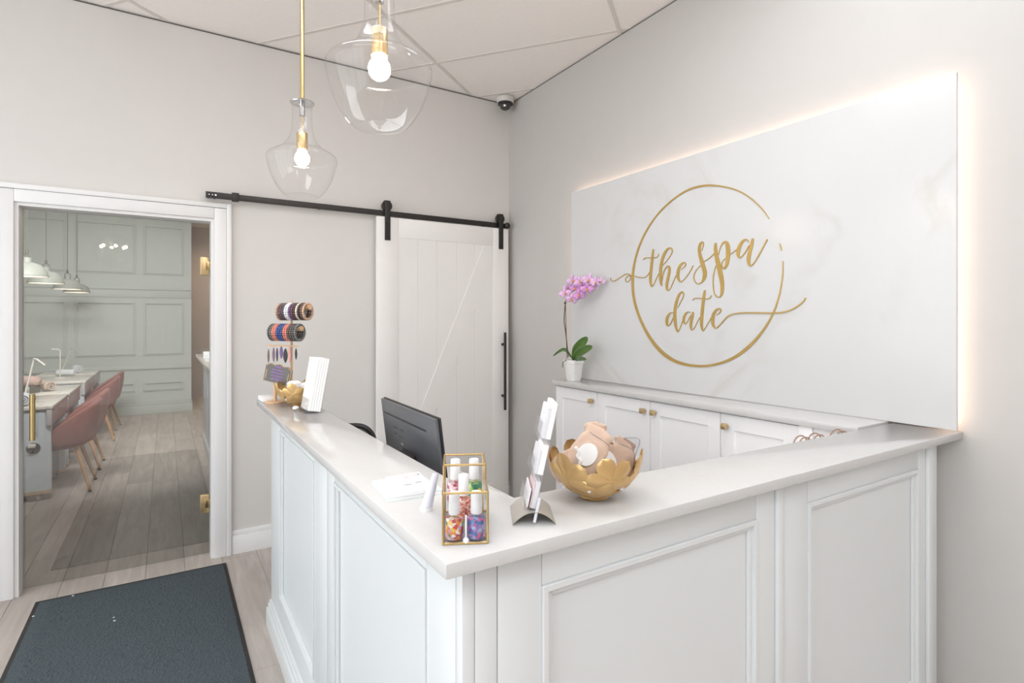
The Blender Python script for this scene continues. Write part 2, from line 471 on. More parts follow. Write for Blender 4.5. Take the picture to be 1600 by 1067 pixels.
# ceiling: grid turned against the walls
ce = struct('ceiling', B().box(XL - .1, XB + .1, YB - .1, YW, ZC + .045, ZC + .12), 'shadow_gap', 'suspended tile ceiling with its grid turned diagonal to the walls', 'ceiling')
ANG = math.radians(38); nA = Vector((math.cos(ANG), math.sin(ANG))); mA = Vector((math.sin(ANG), -math.cos(ANG)))
TN, TMs, N0, M0 = .6435, 1.283, 2.843, -1.834
def clip(poly, x0, x1, y0, y1):
    for ax, lim, sg in ((0, x0, 1), (0, x1, -1), (1, y0, 1), (1, y1, -1)):
        o_ = []
        for i in range(len(poly)):
            a, b = poly[i], poly[(i + 1) % len(poly)]
            da, db = sg * (a[ax] - lim), sg * (b[ax] - lim)
            if da >= 0: o_.append(a)
            if da * db < 0:
                t = da / (da - db); o_.append((a[0] + (b[0] - a[0]) * t, a[1] + (b[1] - a[1]) * t))
        poly = o_
        if len(poly) < 3: return None
    return poly
def quad(n0, n1, m0, m1):
    return [tuple(nA * a + mA * b) for a, b in ((n0, m0), (n1, m0), (n1, m1), (n0, m1))]
g = .005
LITC = []
for (x, y, lab) in ((-.35, 2.0, 'above the long mat'), (.35, 1.45, 'in front of the reception counter'), (-1.9, .6, 'near the storefront panes'), (-.9, -.9, 'behind the camera on the left'), (1.35, -1.3, 'behind the camera on the right'), (1.45, 1.65, 'above the low cabinets'), (1.0, -2.6, 'at the back of the waiting area')):
    v2 = Vector((x, y)); LITC.append((math.floor((v2.dot(nA) - N0) / TN), math.floor((v2.dot(mA) - M0) / TMs), lab))
LITS = {(a, c) for a, c, _ in LITC}
for i in range(-14, 8):
    for j in range(-6, 6):
        q = clip(quad(N0 + TN * i + g, N0 + TN * (i + 1) - g, M0 + TMs * j + g, M0 + TMs * (j + 1) - g), XL, XB - .002, YB, YW - .002)
        if q and (i, j) not in LITS: B().prism(q, ZC + .005, ZC + .03).out('ceiling_tile', 'ceiling_tile', ce)
for i in range(-14, 8):
    q = clip(quad(N0 + TN * i - .011, N0 + TN * i + .011, -9, 7), XL, XB - .002, YB, YW - .002)
    if q: B().prism(q, ZC, ZC + .012).out('grid_bar', 'ceiling_bar', ce)
for j in range(-6, 6):
    q = clip(quad(-8, 8, M0 + TMs * j - .011, M0 + TMs * j + .011), XL, XB - .002, YB, YW - .002)
    if q: B().prism(q, ZC - .0004, ZC + .011).out('grid_bar', 'ceiling_bar', ce)
for k, (i, j, lab) in enumerate(LITC):  # unseen light panels, added to brighten floor, walls and counter
    c = nA * (N0 + TN * (i + .5)) + mA * (M0 + TMs * (j + .5))
    t = thing('added_ceiling_light', 'added unseen ceiling light panel %s' % lab, 'added ceiling light', (c.x, c.y, ZC), group='added ceiling light panels')
    B().prism(quad(N0 + TN * i + .012, N0 + TN * (i + 1) - .012, M0 + TMs * j + .012, M0 + TMs * (j + 1) - .012), ZC + .012, ZC + .04).out('housing', 'ceiling_bar', t, True)
    B().prism(quad(N0 + TN * i + .03, N0 + TN * (i + 1) - .03, M0 + TMs * j + .03, M0 + TMs * (j + 1) - .03), ZC + .008, ZC + .012).out('diffuser', 'added_panel_dim' if 'cabinets' in lab else 'added_panel_glow', t, True)
# thin dark reveal where walls meet the ceiling
tr = thing('trim_2', 'thin dark shadow reveal between the walls and the ceiling', 'trim', (0, 0, ZC), kind='structure')
B().box(XL, XB, YW - .004, YW, ZC - .006, ZC).out('reveal', 'shadow_gap', tr, True)
B().box(XB - .003, XB, YB, YW - .004, ZC - .004, ZC).out('reveal', 'shadow_gap', tr, True)

# baseboards
def baseboard(name, x0, x1, y0, y1, along_x, label, t=.016):
    b = B()
    if along_x:
        b.box(x0, x1, y0 - t, y0, 0, .115, bev=.002).box(x0, x1, y0 - t * .6, y0, .115, .15, bev=.003)
    else:
        b.box(x0 - t, x0, y0, y1, 0, .115, bev=.002).box(x0 - t * .6, x0, y0, y1, .115, .15, bev=.003)
    return struct(name, b, 'trim_white', label, 'baseboard')
baseboard('baseboard_back', .358, XB, YW, 0, True, 'white baseboard along the back wall beside the glass door')
baseboard('baseboard_right', XB, 0, YB, .80, False, 'white baseboard at the foot of the right wall')
baseboard('baseboard_left', XL, -.795, YW, 0, True, 'white baseboard left of the glass door')

# casing of the glass door
t1 = thing('trim_1', 'white moulded casing around the glass door', 'door casing', ((DX0 + DX1) / 2, YW, 0), kind='structure')
CW = .097
for x0, x1, out_ in ((DX0 - CW, DX0, 0), (DX1, DX1 + CW, 1)):
    b = B()
    if out_: b.box(x0, x1 - .029, YW - .016, YW - .0005, 0, DZ + CW - .03, bev=.003).box(x1 - .028, x1, YW - .026, YW - .0005, 0, DZ + CW, bev=.004)
    else: b.box(x0 + .029, x1, YW - .016, YW - .0005, 0, DZ + CW - .03, bev=.003).box(x0, x0 + .028, YW - .026, YW - .0005, 0, DZ + CW, bev=.004)
    b.out('casing_side', 'trim_white', t1, True)
B().box(DX0 + .0005, DX1 - .0005, YW - .016, YW - .0005, DZ, DZ + CW - .029, bev=.003).box(DX0 - CW + .028, DX1 + CW - .028, YW - .026, YW - .0005, DZ + CW - .028, DZ + CW, bev=.004).out('casing_head', 'trim_white', t1, True)
for x0, x1 in ((DX0 - .0, DX0 + .018), (DX1 - .018, DX1)):
    B().box(x0, x1, YW, YW + .128, 0, DZ).out('jamb', 'trim_white', t1, True)
B().box(DX0 + .018, DX1 - .018, YW, YW + .128, DZ - .018, DZ).out('jamb_head', 'trim_white', t1, True)

# glass door
GY = 4.05
d1 = thing('door_1', 'frameless tinted glass door with brass hinges and pull handle', 'door', ((DX0 + DX1) / 2, GY, 0), kind='structure')
B().box(DX0 + .022, DX1 - .020, GY, GY + .012, .006, DZ - .022).out('glass_pane', 'door_glass', d1, True)
for zc in (1.85, .328):
    h = B().box(.187, .238, GY - .012, GY + .024, zc - .06, zc + .055, bev=.004).out('hinge', 'brass_soft', d1, True)
    B().box(.214, .252, GY - .017, GY + .0, zc - .028, zc + .028, bev=.003).out('hinge_barrel', 'brass', h, True)
    B().box(.222, .2255, GY - .0185, GY - .01, zc - .02, zc + .02).out('hinge_slot', 'black_metal', h, True)
hp = [(-.625, GY - .002, 1.075), (-.625, GY - .045, 1.075), (-.625, GY - .045, .852), (-.625, GY - .002, .852)]
hn = B().tube([(-.625, GY - .045, 1.092), (-.625, GY - .045, .835)], .013, 16).out('pull_handle', 'brass', d1, True)
for z in (1.06, .867): B().cyl((-.625, GY, z), (-.625, GY - .045, z), .009).out('handle_post', 'brass', hn, True)

# sliding barn door
d2 = thing('door_2', 'white plank barn door with diagonal brace hung on a black track', 'door', (1.845, 3.90, 0), kind='structure')
bx0, bx1, bz0, bz1 = 1.29, 2.398, .015, 2.252
ys = 3.885
for k, (a, c) in enumerate(zip((1.446, 1.602, 1.759, 1.927, 2.086), (1.602, 1.759, 1.927, 2.086, 2.253))):
    B().box(a + .0004, c - .0004, ys + .005, ys + .03, bz0 + .1, bz1 - .1, bev=.0016, seg=1).out('plank', 'barn_white', d2, True)
B().box(bx0, 1.449, ys, ys + .036, bz0, bz1, bev=.003).out('stile', 'barn_white', d2, True)
B().box(2.253, bx1, ys, ys + .036, bz0, bz1, bev=.003).out('stile', 'barn_white', d2, True)
B().box(1.4495, 2.2525, ys, ys + .036, 2.107, bz1, bev=.003).out('rail', 'barn_white', d2, True)
B().box(1.4495, 2.2525, ys, ys + .036, bz0, .18, bev=.003).out('rail', 'barn_white', d2, True)
def on_face(x, z): return (x, z)
MB = frame_axes((0, ys, 0), (1, 0, 0), (0, 0, 1), (0, -1, 0))
B().prism([(1.4495, .42), (1.4495, .18), (1.475, .18), (2.2525, 1.975), (2.2525, 2.106), (2.17, 2.106)], -.0055, -.0012, MB).out('brace', 'barn_white', d2, True)
hb = B().tube([(2.340, ys - .045, 1.402), (2.340, ys - .045, .772)], .011, 14).out('pull_handle', 'black_metal', d2, True)
for z in (1.303, .884): B().cyl((2.340, ys, z), (2.340, ys - .045, z), .011).out('handle_post', 'black_metal', hb, True)
for x in (1.366, 2.326):
    hg = B().box(x - .021, x + .021, ys - .008, ys - .001, 2.082, 2.37, bev=.002)
    hg.box(x - .0208, x + .0208, ys - .0005, ys + .034, 2.362, 2.3695).out('hanger_strap', 'black_metal', d2, True)
    hgo = d2.children[-1]
    wl = frame_axes((x, ys + .0, 2.333), (1, 0, 0), (0, 0, 1), (0, 1, 0))
    B().lathe([(0, 0), (.037, 0), (.037, .006), (.03, .011), (.03, .019), (.037, .024), (.037, .03), (0, .03)], 24, M=wl).out('wheel', 'black_metal', d2, True)
    for z in (2.12, 2.205):
        B().lathe([(.009, 0), (.008, .006), (0, .007)], 12, M=frame_axes((x, ys - .008, z), (1, 0, 0), (0, 0, 1), (0, -1, 0))).out('bolt', 'black_metal', hgo, True)
tk = thing('barn_door_track', 'long black flat-bar track of the sliding door, above it', 'door track', (1.3, 3.9, 2.277))
B().box(.21, 2.40, 3.895, 3.903, 2.259, 2.298, bev=.001).out('rail_bar', 'black_metal', tk, True)
B().box(.355, .395, 3.885, 3.915, 2.252, 2.306, bev=.003).out('door_stop', 'black_metal', tk, True)
B().ball((2.385, 3.88, 2.279), .026, 14, 8).out('end_knob', 'black_metal', tk, True)
for x in (.228, .262, .9, 1.6, 2.2):
    B().cyl((x, 3.903, 2.279), (x, YW, 2.279), .012).out('spacer', 'black_metal', tk, True)
for x, r in ((.228, .004), (.247, .0035), (.264, .007)):
    B().lathe([(r, 0), (r * .8, .003), (0, .0035)], 10, M=frame_axes((x, 3.895, 2.279), (1, 0, 0), (0, 0, 1), (0, -1, 0))).out('screw', 'chrome', tk, True)

# ------------------------------------------------------------------ nail room behind the glass
fw = struct('wall_far', B().box(-3.1, .363, YF, YF + .12, 0, ZC + .1).box(.263, .363, YF + .12, 12.5, 0, ZC + .1), 'room_green', 'sage grey panelled wall at the far end of the nail room', 'wall')
def moulding(x0, x1, z0, z1, w=.035):
    b = B()
    mould(lambda a, c, e, f, dp: b.box(a, c, YF - dp, YF - .0005, e, f, bev=.002, seg=1), x0, x1, z0, z1, ((0, w * .55, .014), (w * .55, w, .026)))
    b.out('panel_moulding', 'room_green', fw)
for x0, x1 in ((-.305, .255), (-1.165, -.40), (-2.02, -1.255)):
    moulding(x0, x1, .36, .52); moulding(x0, x1, .94, 1.80); moulding(x0, x1, 2.235, 3.03)
B().box(-3.1, .363, YF - .03, YF, .715, .775, bev=.006).out('chair_rail', 'room_green', fw)
B().box(-3.1, .363, YF - .025, YF, 1.985, 2.03, bev=.006).out('picture_rail', 'room_green', fw)
B().box(-3.1, .363, YF - .012, YF, 1.86, 1.985, bev=.003).out('frieze_board', 'room_green', fw)
B().box(-3.1, .38, YF - .03, YF, 0, .14, bev=.004).box(-3.1, .375, YF - .02, YF, .14, .175, bev=.004).out('skirting', 'room_green', fw)
struct('wall_hall', B().box(.3, 2.6, 12.4, 12.5, 0, ZC + .1), 'room_brown', 'brown hall wall seen past the sage panelled wall', 'wall')
struct('wall_side', B().box(2.1, 2.2, YW + .13, 12.4, 0, ZC + .1), 'room_brown', 'brown right side wall of the nail room', 'wall')
struct('wall_station', B().box(-3.2, -3.1, YW + .13, 12.5, 0, ZC + .1), 'room_green', 'sage left side wall of the nail room', 'wall')
struct('ceiling_nail_room', B().box(-3.1, 2.1, YW + .13, 12.5, ZC, ZC + .1), 'ceiling_tile', 'plain ceiling of the nail room', 'ceiling')

# manicure tables
def make_table(label):
    t = thing('manicure_table', label, 'table', group='manicure tables in the nail room')
    L_, W = .88, .62
    B().box(-W, .0, 0, L_, .76, .79, bev=.006).out('table_top', 'table_marble', t)
    for y in (.0, L_ - .13):
        p = B().prism([(-W + .02, y + .02), (-.06, y + .02), (-.02, y + .05), (-.02, y + .11), (-W + .02, y + .11)], .06, .76).out('pedestal', 'table_paint', t)
        B().prism([(-W + .015, y + .015), (-.058, y + .015), (-.015, y + .048), (-.015, y + .115), (-W + .015, y + .115)], .06, .085).out('base_trim', 'table_trim', p)
        for x in (-.1, -W + .1):
            for yy in (y + .065,):
                B().lathe([(0, -.012), (.026, -.012), (.03, -.006), (.03, .006), (.026, .012), (0, .012)], 14, M=frame_axes((x, yy, .03), (0, 1, 0), (0, 0, 1), (1, 0, 0))).out('castor', 'lamp_white', p)
    B().box(-.045, -.008, .005, L_ - .005, .625, .758, bev=.004).out('side_panel', 'table_marble_side', t)
    return t
TY = (5.94, 6.87, 8.17, 9.08)
tb = make_table('nearest manicure table behind the glass, with a black cable hole in its end')
tabs = [tb]; tb.location = (-.795, TY[0], 0)
for k, lab in ((1, 'second manicure table from the glass door'), (2, 'third manicure table from the glass door'), (3, 'farthest manicure table by the sage panelled wall')):
    tabs.append(dup(tb, (-.795, TY[k], 0), 0, lab))
gp = at(52.2, 700.7, Y=TY[0] + .019)
gm = frame_axes((gp.x + .795, .019, gp.z), (1, 0, 0), (0, 0, 1), (0, -1, 0))
gr = B().lathe([(.026, -.002), (.026, .004), (.046, .004), (.046, -.004)], 24, M=gm).lathe([(0, .001), (.026, .001)], 24, M=gm).out('cable_grommet', 'monitor_dark', tb)
B().box(gp.x + .795 - .03, gp.x + .795 + .02, -.03, .017, gp.z + .012, gp.z + .04, bev=.008).out('plug', 'lamp_white', gr)

# velvet chairs
def make_chair(label):
    t = thing('velvet_chair', label, 'chair', group='pink velvet chairs at the manicure tables')
    # local: sitter faces -x, backrest at +x; seat shell is a curved bucket
    def shell(u, v):
        a = (u - .5) * math.radians(230)          # around the back
        ca, sa = math.cos(a), math.sin(a)
        top = .80 - .30 * (abs(a) / math.radians(115)) ** 1.7
        z = .42 + (top - .42) * v
        r = .205 + .03 * v + .015 * math.sin(v * math.pi)
        return (r * ca + .03 * v * max(ca, -.2), r * sa * .98, z)
    B().grid(shell, 28, 10).out('back_shell', 'velvet', t, solid=.045, sub=1)
    B().lathe([(0, .375), (.15, .378), (.19, .40), (.205, .43), (.198, .465), (.16, .48), (0, .482)], 28, (-.01, 0, 0)).out('seat', 'velvet', t)
    for sx in (-1, 1):
        for sy in (-1, 1):
            lg = B().tube([(sx * .11, sy * .12, .39), (sx * .215, sy * .22, .012)], [.019, .011], 10).out('leg', 'chair_wood', t)
            B().cyl((sx * .214, sy * .219, .016), (sx * .218, sy * .223, 0), .012, .012, 10).out('leg_tip', 'cable_grey', lg)
    return t
CYs = (6.28, 7.11, 8.65, 9.47)
ch = make_chair('nearest pink velvet chair at the row of manicure tables'); ch.location = (-.775, CYs[0], 0)
for k, lab in ((1, 'second pink velvet chair from the glass door'), (2, 'third pink velvet chair from the glass door'), (3, 'farthest pink velvet chair near the sage wall')):
    dup(ch, (-.775, CYs[k], 0), (0.0, .08, -.06)[k - 1], lab)

# dome pendants over the tables
def make_dome(label):
    t = thing('dome_pendant', label, 'pendant lamp', group='grey dome pendants over the manicure tables')
    prof = [(.15, 0), (.152, .008), (.143, .035), (.125, .075), (.095, .105), (.055, .122), (.034, .128), (.034, .165), (.030, .168), (0, .168)]
    inner = [(.148, .002), (.14, .034), (.121, .072), (.092, .100), (.05, .117), (0, .12)]
    sh = B().lathe(prof, 36).out('shade', 'shade_grey', t)
    B().lathe(inner, 36).out('shade_lining', 'shade_inside', sh)
    B().ball((0, 0, .055), .03, 14, 8).out('bulb', 'shade_glow', t)
    B().lathe([(.148, .004), (0, .004)], 36).out('diffuser', 'shade_glow', t)
    B().tube([(-.03, 0, .16), (-.026, 0, .19), (0, 0, .205), (.026, 0, .19), (.03, 0, .16)], .004, 8).out('yoke', 'cable_grey', t)
    B().lathe([(.009, .20), (.011, .215), (.011, .235), (.004, .245), (.004, .246)], 12).out('cord_grip', 'cable_grey', t)
    B().cyl((0, 0, .24), (0, 0, ZC - 1.887), .0032, n=8).out('cord', 'cable_grey', t)
    B().lathe([(0, ZC - 1.887), (.05, ZC - 1.887), (.05, ZC - 1.91), (0, ZC - 1.912)], 20).out('ceiling_cup', 'shade_grey', t)
    return t
dm = make_dome('nearest grey dome pendant, cut by the left edge of the glass door')
DP = [at(42, 432, X=-1.035), at(72, 443, X=-1.035), at(105.5, 452, X=-1.035), at(120, 457, X=-1.035)]
dm.location = DP[0]
for k, lab in ((1, 'second grey dome pendant from the glass, widest in view'), (2, 'third grey dome pendant from the glass door'), (3, 'farthest grey dome pendant over the last manicure table')):
    dup(dm, DP[k], 0, lab)

# slim LED task lamps
def task_lamp(label, base, post_top, head_end, hd):
    t = thing('task_lamp', label, 'lamp', base, group='slim task lamps on the manicure tables')
    b0 = Vector(base)
    B().lathe([(0, 0), (.06, 0), (.06, .008), (.012, .014), (0, .014)], 24, c=base).out('base', 'lamp_white', t, True)
    B().tube([b0 + Vector((0, 0, .008)), b0.lerp(post_top, .6), Vector(post_top)], .0075, 8).out('post', 'lamp_white', t, True)
    p = Vector(post_top); q = Vector(head_end)
    B().tube([p, p.lerp(q, .25) + Vector((0, 0, .012)), q], .0085, 8).out('light_head', hd, t, True)
lb = at(37, 625, z=.79); task_lamp('slim task lamp on the nearest manicure table', lb, at(53, 561, d=4.95), at(70.5, 571, d=4.9), 'lamp_white')
lb = at(94, 591, z=.79); task_lamp('upright task lamp bending left on the third manicure table', lb, at(94, 548, d=6.78), at(80.5, 545.5, d=6.7), 'lamp_white')
lb = at(97, 580, z=.79); task_lamp('leaning task lamp on the farthest manicure table', lb, at(110, 545, d=7.75), at(121, 547.5, d=7.7), 'lamp_white')

# rolled towels and cushions
def towel(label, loc, rz, r, L_, m, name='rolled_towel', cat='towel'):
    b = B(); turns = 2.6; n = 60
    pts = []
    for k in range(n + 1):
        a = 2 * math.pi * turns * k / n; rr = r * (.12 + .88 * k / n); pts.append((rr * math.cos(a), rr * math.sin(a)))
    def fn(u, v):
        i = min(int(round(u * n)), n); e = 1 - .10 * (abs(v - .5) * 2) ** 6
        return (pts[i][0] * e, (v - .5) * L_, r + pts[i][1] * e)
    o = b.grid(fn, n, 8).out(name, m, None, solid=r * .20)
    o.location = loc; o.rotation_euler = (0, 0, rz)
    return tag(o, label, cat, 'rolled towels on the manicure tables')
p = at(37, 641, z=.79); towel('white rolled towel at the end of the nearest manicure table', (-1.0, 6.06, .79), .1, .052, .16, 'towel_white')
p = at(72, 611, z=.79); towel('beige rolled towel on the second manicure table', (p.x, p.y + .03, .79), .5, .05, .2, 'towel_beige')
p = at(121, 582, z=.79); towel('white rolled towel on the farthest manicure table', (p.x, p.y - .02, .79), .35, .052, .15, 'towel_white')
p = at(103, 587, z=.79); towel('white towel lying on the third manicure table', (p.x, p.y, .79), 1.2, .04, .2, 'towel_white')
def hand_cushion(label, loc, rz):
    t = thing('hand_cushion', label, 'cushion', loc, rz, 'dusty pink hand cushions on the tables')
    def fn(u, v):
        a = 2 * math.pi * u; e = max(0.001, (1 - (2 * v - 1) ** 4)) ** .5
        return (.07 * e * math.cos(a), (v - .5) * .26, .115 + .05 * e * math.sin(a))
    B().grid(fn, 20, 12).out('pad', 'cushion_pink', t)
    B().box(-.05, .05, -.09, -.07, 0, .075, bev=.006).box(-.05, .05, .07, .09, 0, .075, bev=.006).out('support', 'cable_grey', t)
hand_cushion('dusty pink hand cushion tilted on the second manicure table', (-1.15, 7.12, .79), .95)
hand_cushion('dusty pink hand cushion at the back of the nearest table', (-1.25, 6.52, .79), .9)

# bar on the right of the nail room
br = thing('nail_bar', 'white bar counter with a ledge, right edge of the glass door view', 'counter', (.62, 6.4, 0))
B().box(.40, .95, 5.0, 7.74, .12, 1.05).out('body', 'table_paint', br, True)
B().box(.385, .97, 4.99, 7.76, 0, .12, bev=.006).out('plinth', 'table_paint', br, True)
B().box(.315, 1.0, 4.95, 7.83, 1.05, 1.085, bev=.006).out('ledge', 'table_marble', br, True)
for y in (5.1, 5.98, 6.86):
    B().box(.388, .402, y, y + .8, .2, .96, bev=.004).out('front_panel', 'table_paint', br, True)
for k, (x, y) in enumerate(((.36, 7.35), (.46, 7.13))):
    o = B().lathe([(0, 0), (.04, 0), (.045, .012), (.07, .05), (.085, .09), (.083, .092), (.066, .05), (.04, .015), (0, .012)], 24).out('glass_bowl', 'clear_glass')
    o.location = (x, y, 1.085); tag(o, ('clear glass bowl at the end of the nail bar', 'clear glass bowl behind the other on the nail bar')[k], 'bowl', 'glass bowls on the nail bar')
o = B().box(-.05, .05, -.07, .07, 0, .07, bev=.004).out('folded_cloth', 'towel_white'); o.location = (.4, 6.94, 1.085); tag(o, 'small stack of white cloths on the nail bar', 'cloth')

# ------------------------------------------------------------------ sign panel, backlight and gold logo
PXF, PT = 2.408, .013
sp = thing('sign_panel', 'large white marble sign panel standing off the right wall, lit from behind', 'sign panel', (PXF, 1.95, 1.103))
B().box(PXF, PXF + PT, .835, 3.06, 1.103, 2.393, bev=.0015, seg=1).out('marble_slab', 'panel_marble', sp, True)
for y0, y1, z0, z1 in ((.86, 3.035, 2.352, 2.366), (.86, .874, 1.12, 2.352), (3.021, 3.035, 1.12, 2.352)):
    B().box(PXF + PT + .0002, PXF + PT + .006, y0, y1, z0, z1).out('led_strip', 'led_warm', sp, True)

logo = thing('wall_logo', 'gold script lettering "the spa date" in a broken gold ring on the marble panel', 'logo', at(1105, 430, X=PXF))
LX = PXF
lk = [0]
def ribbon(b, P, org, s):
    P = catmull(P, 7); n = len(P); Lf, Rg = [], []
    for i, (x, y, w) in enumerate(P):
        x0, y0, _ = P[max(i - 1, 0)]; x1, y1, _ = P[min(i + 1, n - 1)]
        tx, ty = x1 - x0, y1 - y0; l = math.hypot(tx, ty) or 1
        nx, ny = -ty / l, tx / l; w = max(w, 7 if s > 5 else 3)
        Lf.append((x + nx * w / 2, y + ny * w / 2)); Rg.append((x - nx * w / 2, y - ny * w / 2))
    lk[0] += 1; th = .0032 + .00012 * (lk[0] % 9)
    pts = Lf + Rg
    W = [at(org[0] + x / s, org[1] + y / s, X=LX) for x, y in pts]
    v = [q.copy() for q in W] + [q - Vector((th, 0, 0)) for q in W]; m = 2 * n; f = []
    for i in range(n - 1):
        f += [(m + i, m + i + 1, m + n + i + 1, m + n + i), (i, n + i, n + i + 1, i + 1),
              (i, i + 1, m + i + 1, m + i), (n + i, m + n + i, m + n + i + 1, n + i + 1)]
    f += [(0, m, m + n, n), (n - 1, 2 * n - 1, m + 2 * n - 1, m + n - 1)]
    b._add(v, f)
C4 = ((1000, 370), 10.673); C5 = ((1080, 360), 8.892); C6 = ((1030, 440), 11.855); C7 = ((950, 400), 17.786); C8 = ((1120, 450), 10.667); CR = ((960, 270), 3.336)
GLYPHS = [
 ('ring', [(CR, [(808, 240, 3), (770, 187, 5), (700, 124, 6), (620, 84, 7), (520, 66, 9), (450, 70, 10), (380, 92, 9), (310, 137, 8), (240, 202, 8), (180, 282, 8), (135, 372, 9), (106, 470, 10), (96, 560, 12), (104, 660, 12), (135, 760, 12), (190, 865, 15), (260, 945, 18), (340, 990, 15), (440, 1007, 12), (530, 998, 12), (620, 965, 14), (700, 908, 16), (770, 830, 12), (825, 740, 9), (860, 640, 7), (878, 540, 6), (880, 460, 4)])]),
 ('ring_dash', [(CR, [(863, 368, 3), (868, 386, 6), (872, 406, 3)])]),
 ('swash', [(C7, [(75, 605, 18), (82, 660, 20), (150, 700, 22), (250, 660, 22), (370, 580, 24), (470, 515, 24), (560, 495, 24), (640, 535, 22), (740, 555, 22), (830, 582, 22), (940, 600, 22), (1040, 590, 22), (1110, 530, 20), (1175, 435, 18)]),
            (C7, [(600, 508, 20), (635, 580, 20), (615, 665, 20), (540, 722, 20), (492, 672, 18), (520, 592, 20), (590, 550, 22), (665, 545, 20)])]),
 ('letter_t', [(C4, [(228, 205, 22), (215, 300, 34), (200, 450, 40), (185, 600, 42), (178, 720, 40), (186, 795, 32), (200, 828, 18), (235, 790, 12), (290, 670, 12), (332, 590, 10)]),
               (C4, [(60, 382, 10), (95, 352, 14), (190, 350, 15), (270, 346, 14), (306, 318, 12), (313, 283, 9)])]),
 ('letter_h', [(C4, [(378, 482, 10), (450, 400, 11), (520, 300, 13), (545, 232, 16), (518, 190, 22), (470, 200, 32), (420, 270, 40), (380, 370, 42), (355, 480, 44), (345, 600, 46), (346, 700, 42), (358, 785, 32), (368, 814, 16)]),
               (C4, [(366, 770, 10), (378, 690, 12), (400, 590, 14), (440, 512, 18), (480, 492, 28), (496, 530, 36), (490, 600, 40), (470, 700, 42), (452, 800, 40), (455, 868, 30), (475, 895, 18), (510, 860, 12), (560, 750, 12), (604, 648, 10)])]),
 ('letter_e', [(C4, [(688, 542, 10), (740, 502, 14), (766, 460, 18), (745, 432, 22), (700, 450, 34), (655, 520, 44), (635, 620, 48), (643, 700, 38), (680, 750, 20), (720, 730, 14), (790, 650, 14), (850, 560, 14), (890, 476, 14)])]),
 ('letter_s', [(C5, [(148, 285, 8), (165, 232, 12), (174, 185, 15), (160, 160, 16), (130, 188, 30), (116, 250, 38), (122, 330, 42), (150, 430, 50), (180, 530, 54), (194, 600, 54), (180, 670, 42), (150, 720, 20), (100, 742, 14), (55, 710, 12), (40, 640, 12), (70, 560, 12), (132, 488, 10)]),
               (C5, [(182, 432, 10), (250, 390, 12), (325, 320, 12)])]),
 ('letter_p', [(C5, [(345, 172, 22), (340, 240, 40), (350, 340, 50), (375, 450, 58), (400, 560, 62), (425, 680, 58), (435, 780, 50), (430, 860, 40), (410, 915, 22), (370, 925, 14), (325, 870, 12), (310, 750, 12), (315, 620, 12), (347, 488, 10)]),
               (C5, [(380, 345, 10), (410, 240, 12), (445, 176, 20), (490, 166, 38), (511, 220, 54), (516, 310, 56), (510, 400, 52), (495, 480, 40), (460, 530, 22), (430, 500, 15), (435, 440, 12), (472, 392, 10)]),
               (C5, [(540, 335, 12), (590, 300, 12), (640, 262, 12)])]),
 ('letter_a', [(C5, [(800, 158, 12), (770, 128, 20), (730, 140, 28), (690, 195, 42), (660, 270, 48), (656, 340, 40), (680, 376, 22), (720, 350, 14), (770, 280, 14), (805, 212, 12)]),
               (C5, [(860, 112, 24), (845, 190, 44), (820, 290, 46), (800, 390, 48), (806, 460, 36), (830, 490, 20), (870, 460, 14), (940, 350, 16), (1010, 220, 16), (1062, 122, 16)])]),
 ('letter_d', [(C6, [(275, 588, 14), (240, 570, 17), (190, 600, 32), (155, 670, 46), (145, 750, 46), (166, 815, 28), (205, 790, 16), (250, 710, 16), (282, 638, 14)]),
               (C6, [(343, 492, 10), (400, 380, 14), (450, 280, 17), (455, 215, 20), (420, 190, 26), (370, 250, 42), (325, 370, 48), (300, 500, 52), (295, 620, 54), (300, 740, 52), (315, 840, 40), (350, 927, 22), (385, 870, 16), (430, 750, 14), (452, 695, 12)])]),
 ('letter_a', [(C6, [(585, 577, 14), (545, 560, 19), (500, 590, 32), (465, 660, 44), (460, 740, 38), (485, 781, 22), (520, 755, 14), (570, 660, 14), (604, 615, 12)]),
               (C6, [(630, 558, 26), (620, 640, 46), (600, 720, 48), (590, 810, 44), (600, 880, 28), (620, 890, 18), (660, 850, 14), (720, 730, 14), (768, 645, 12)])]),
 ('letter_t', [(C6, [(850, 158, 26), (835, 260, 48), (815, 420, 52), (800, 570, 54), (790, 720, 54), (791, 830, 44), (815, 906, 22), (850, 870, 14), (910, 770, 14), (968, 670, 12)]),
               (C6, [(622, 348, 12), (668, 308, 17), (790, 312, 17), (900, 320, 17), (953, 296, 16), (969, 250, 11)])]),
 ('letter_e', [(C6, [(1068, 617, 12), (1120, 580, 18), (1150, 530, 22), (1120, 500, 26), (1060, 530, 42), (1010, 610, 54), (995, 710, 58), (1003, 800, 44), (1040, 856, 22), (1083, 853, 18)])]),
 ('swash', [(C8, [(0, 665, 17), (60, 610, 18), (140, 520, 20), (210, 460, 22), (330, 425, 22), (520, 412, 24), (760, 415, 24), (950, 415, 24), (1100, 405, 24), (1250, 360, 22), (1370, 290, 22), (1450, 220, 20), (1484, 163, 18)])]),
]
for nm, strokes in GLYPHS:
    b = B()
    for (org, s), P in strokes: ribbon(b, P, org, s)
    b.out(nm, 'logo_gold', logo, True)

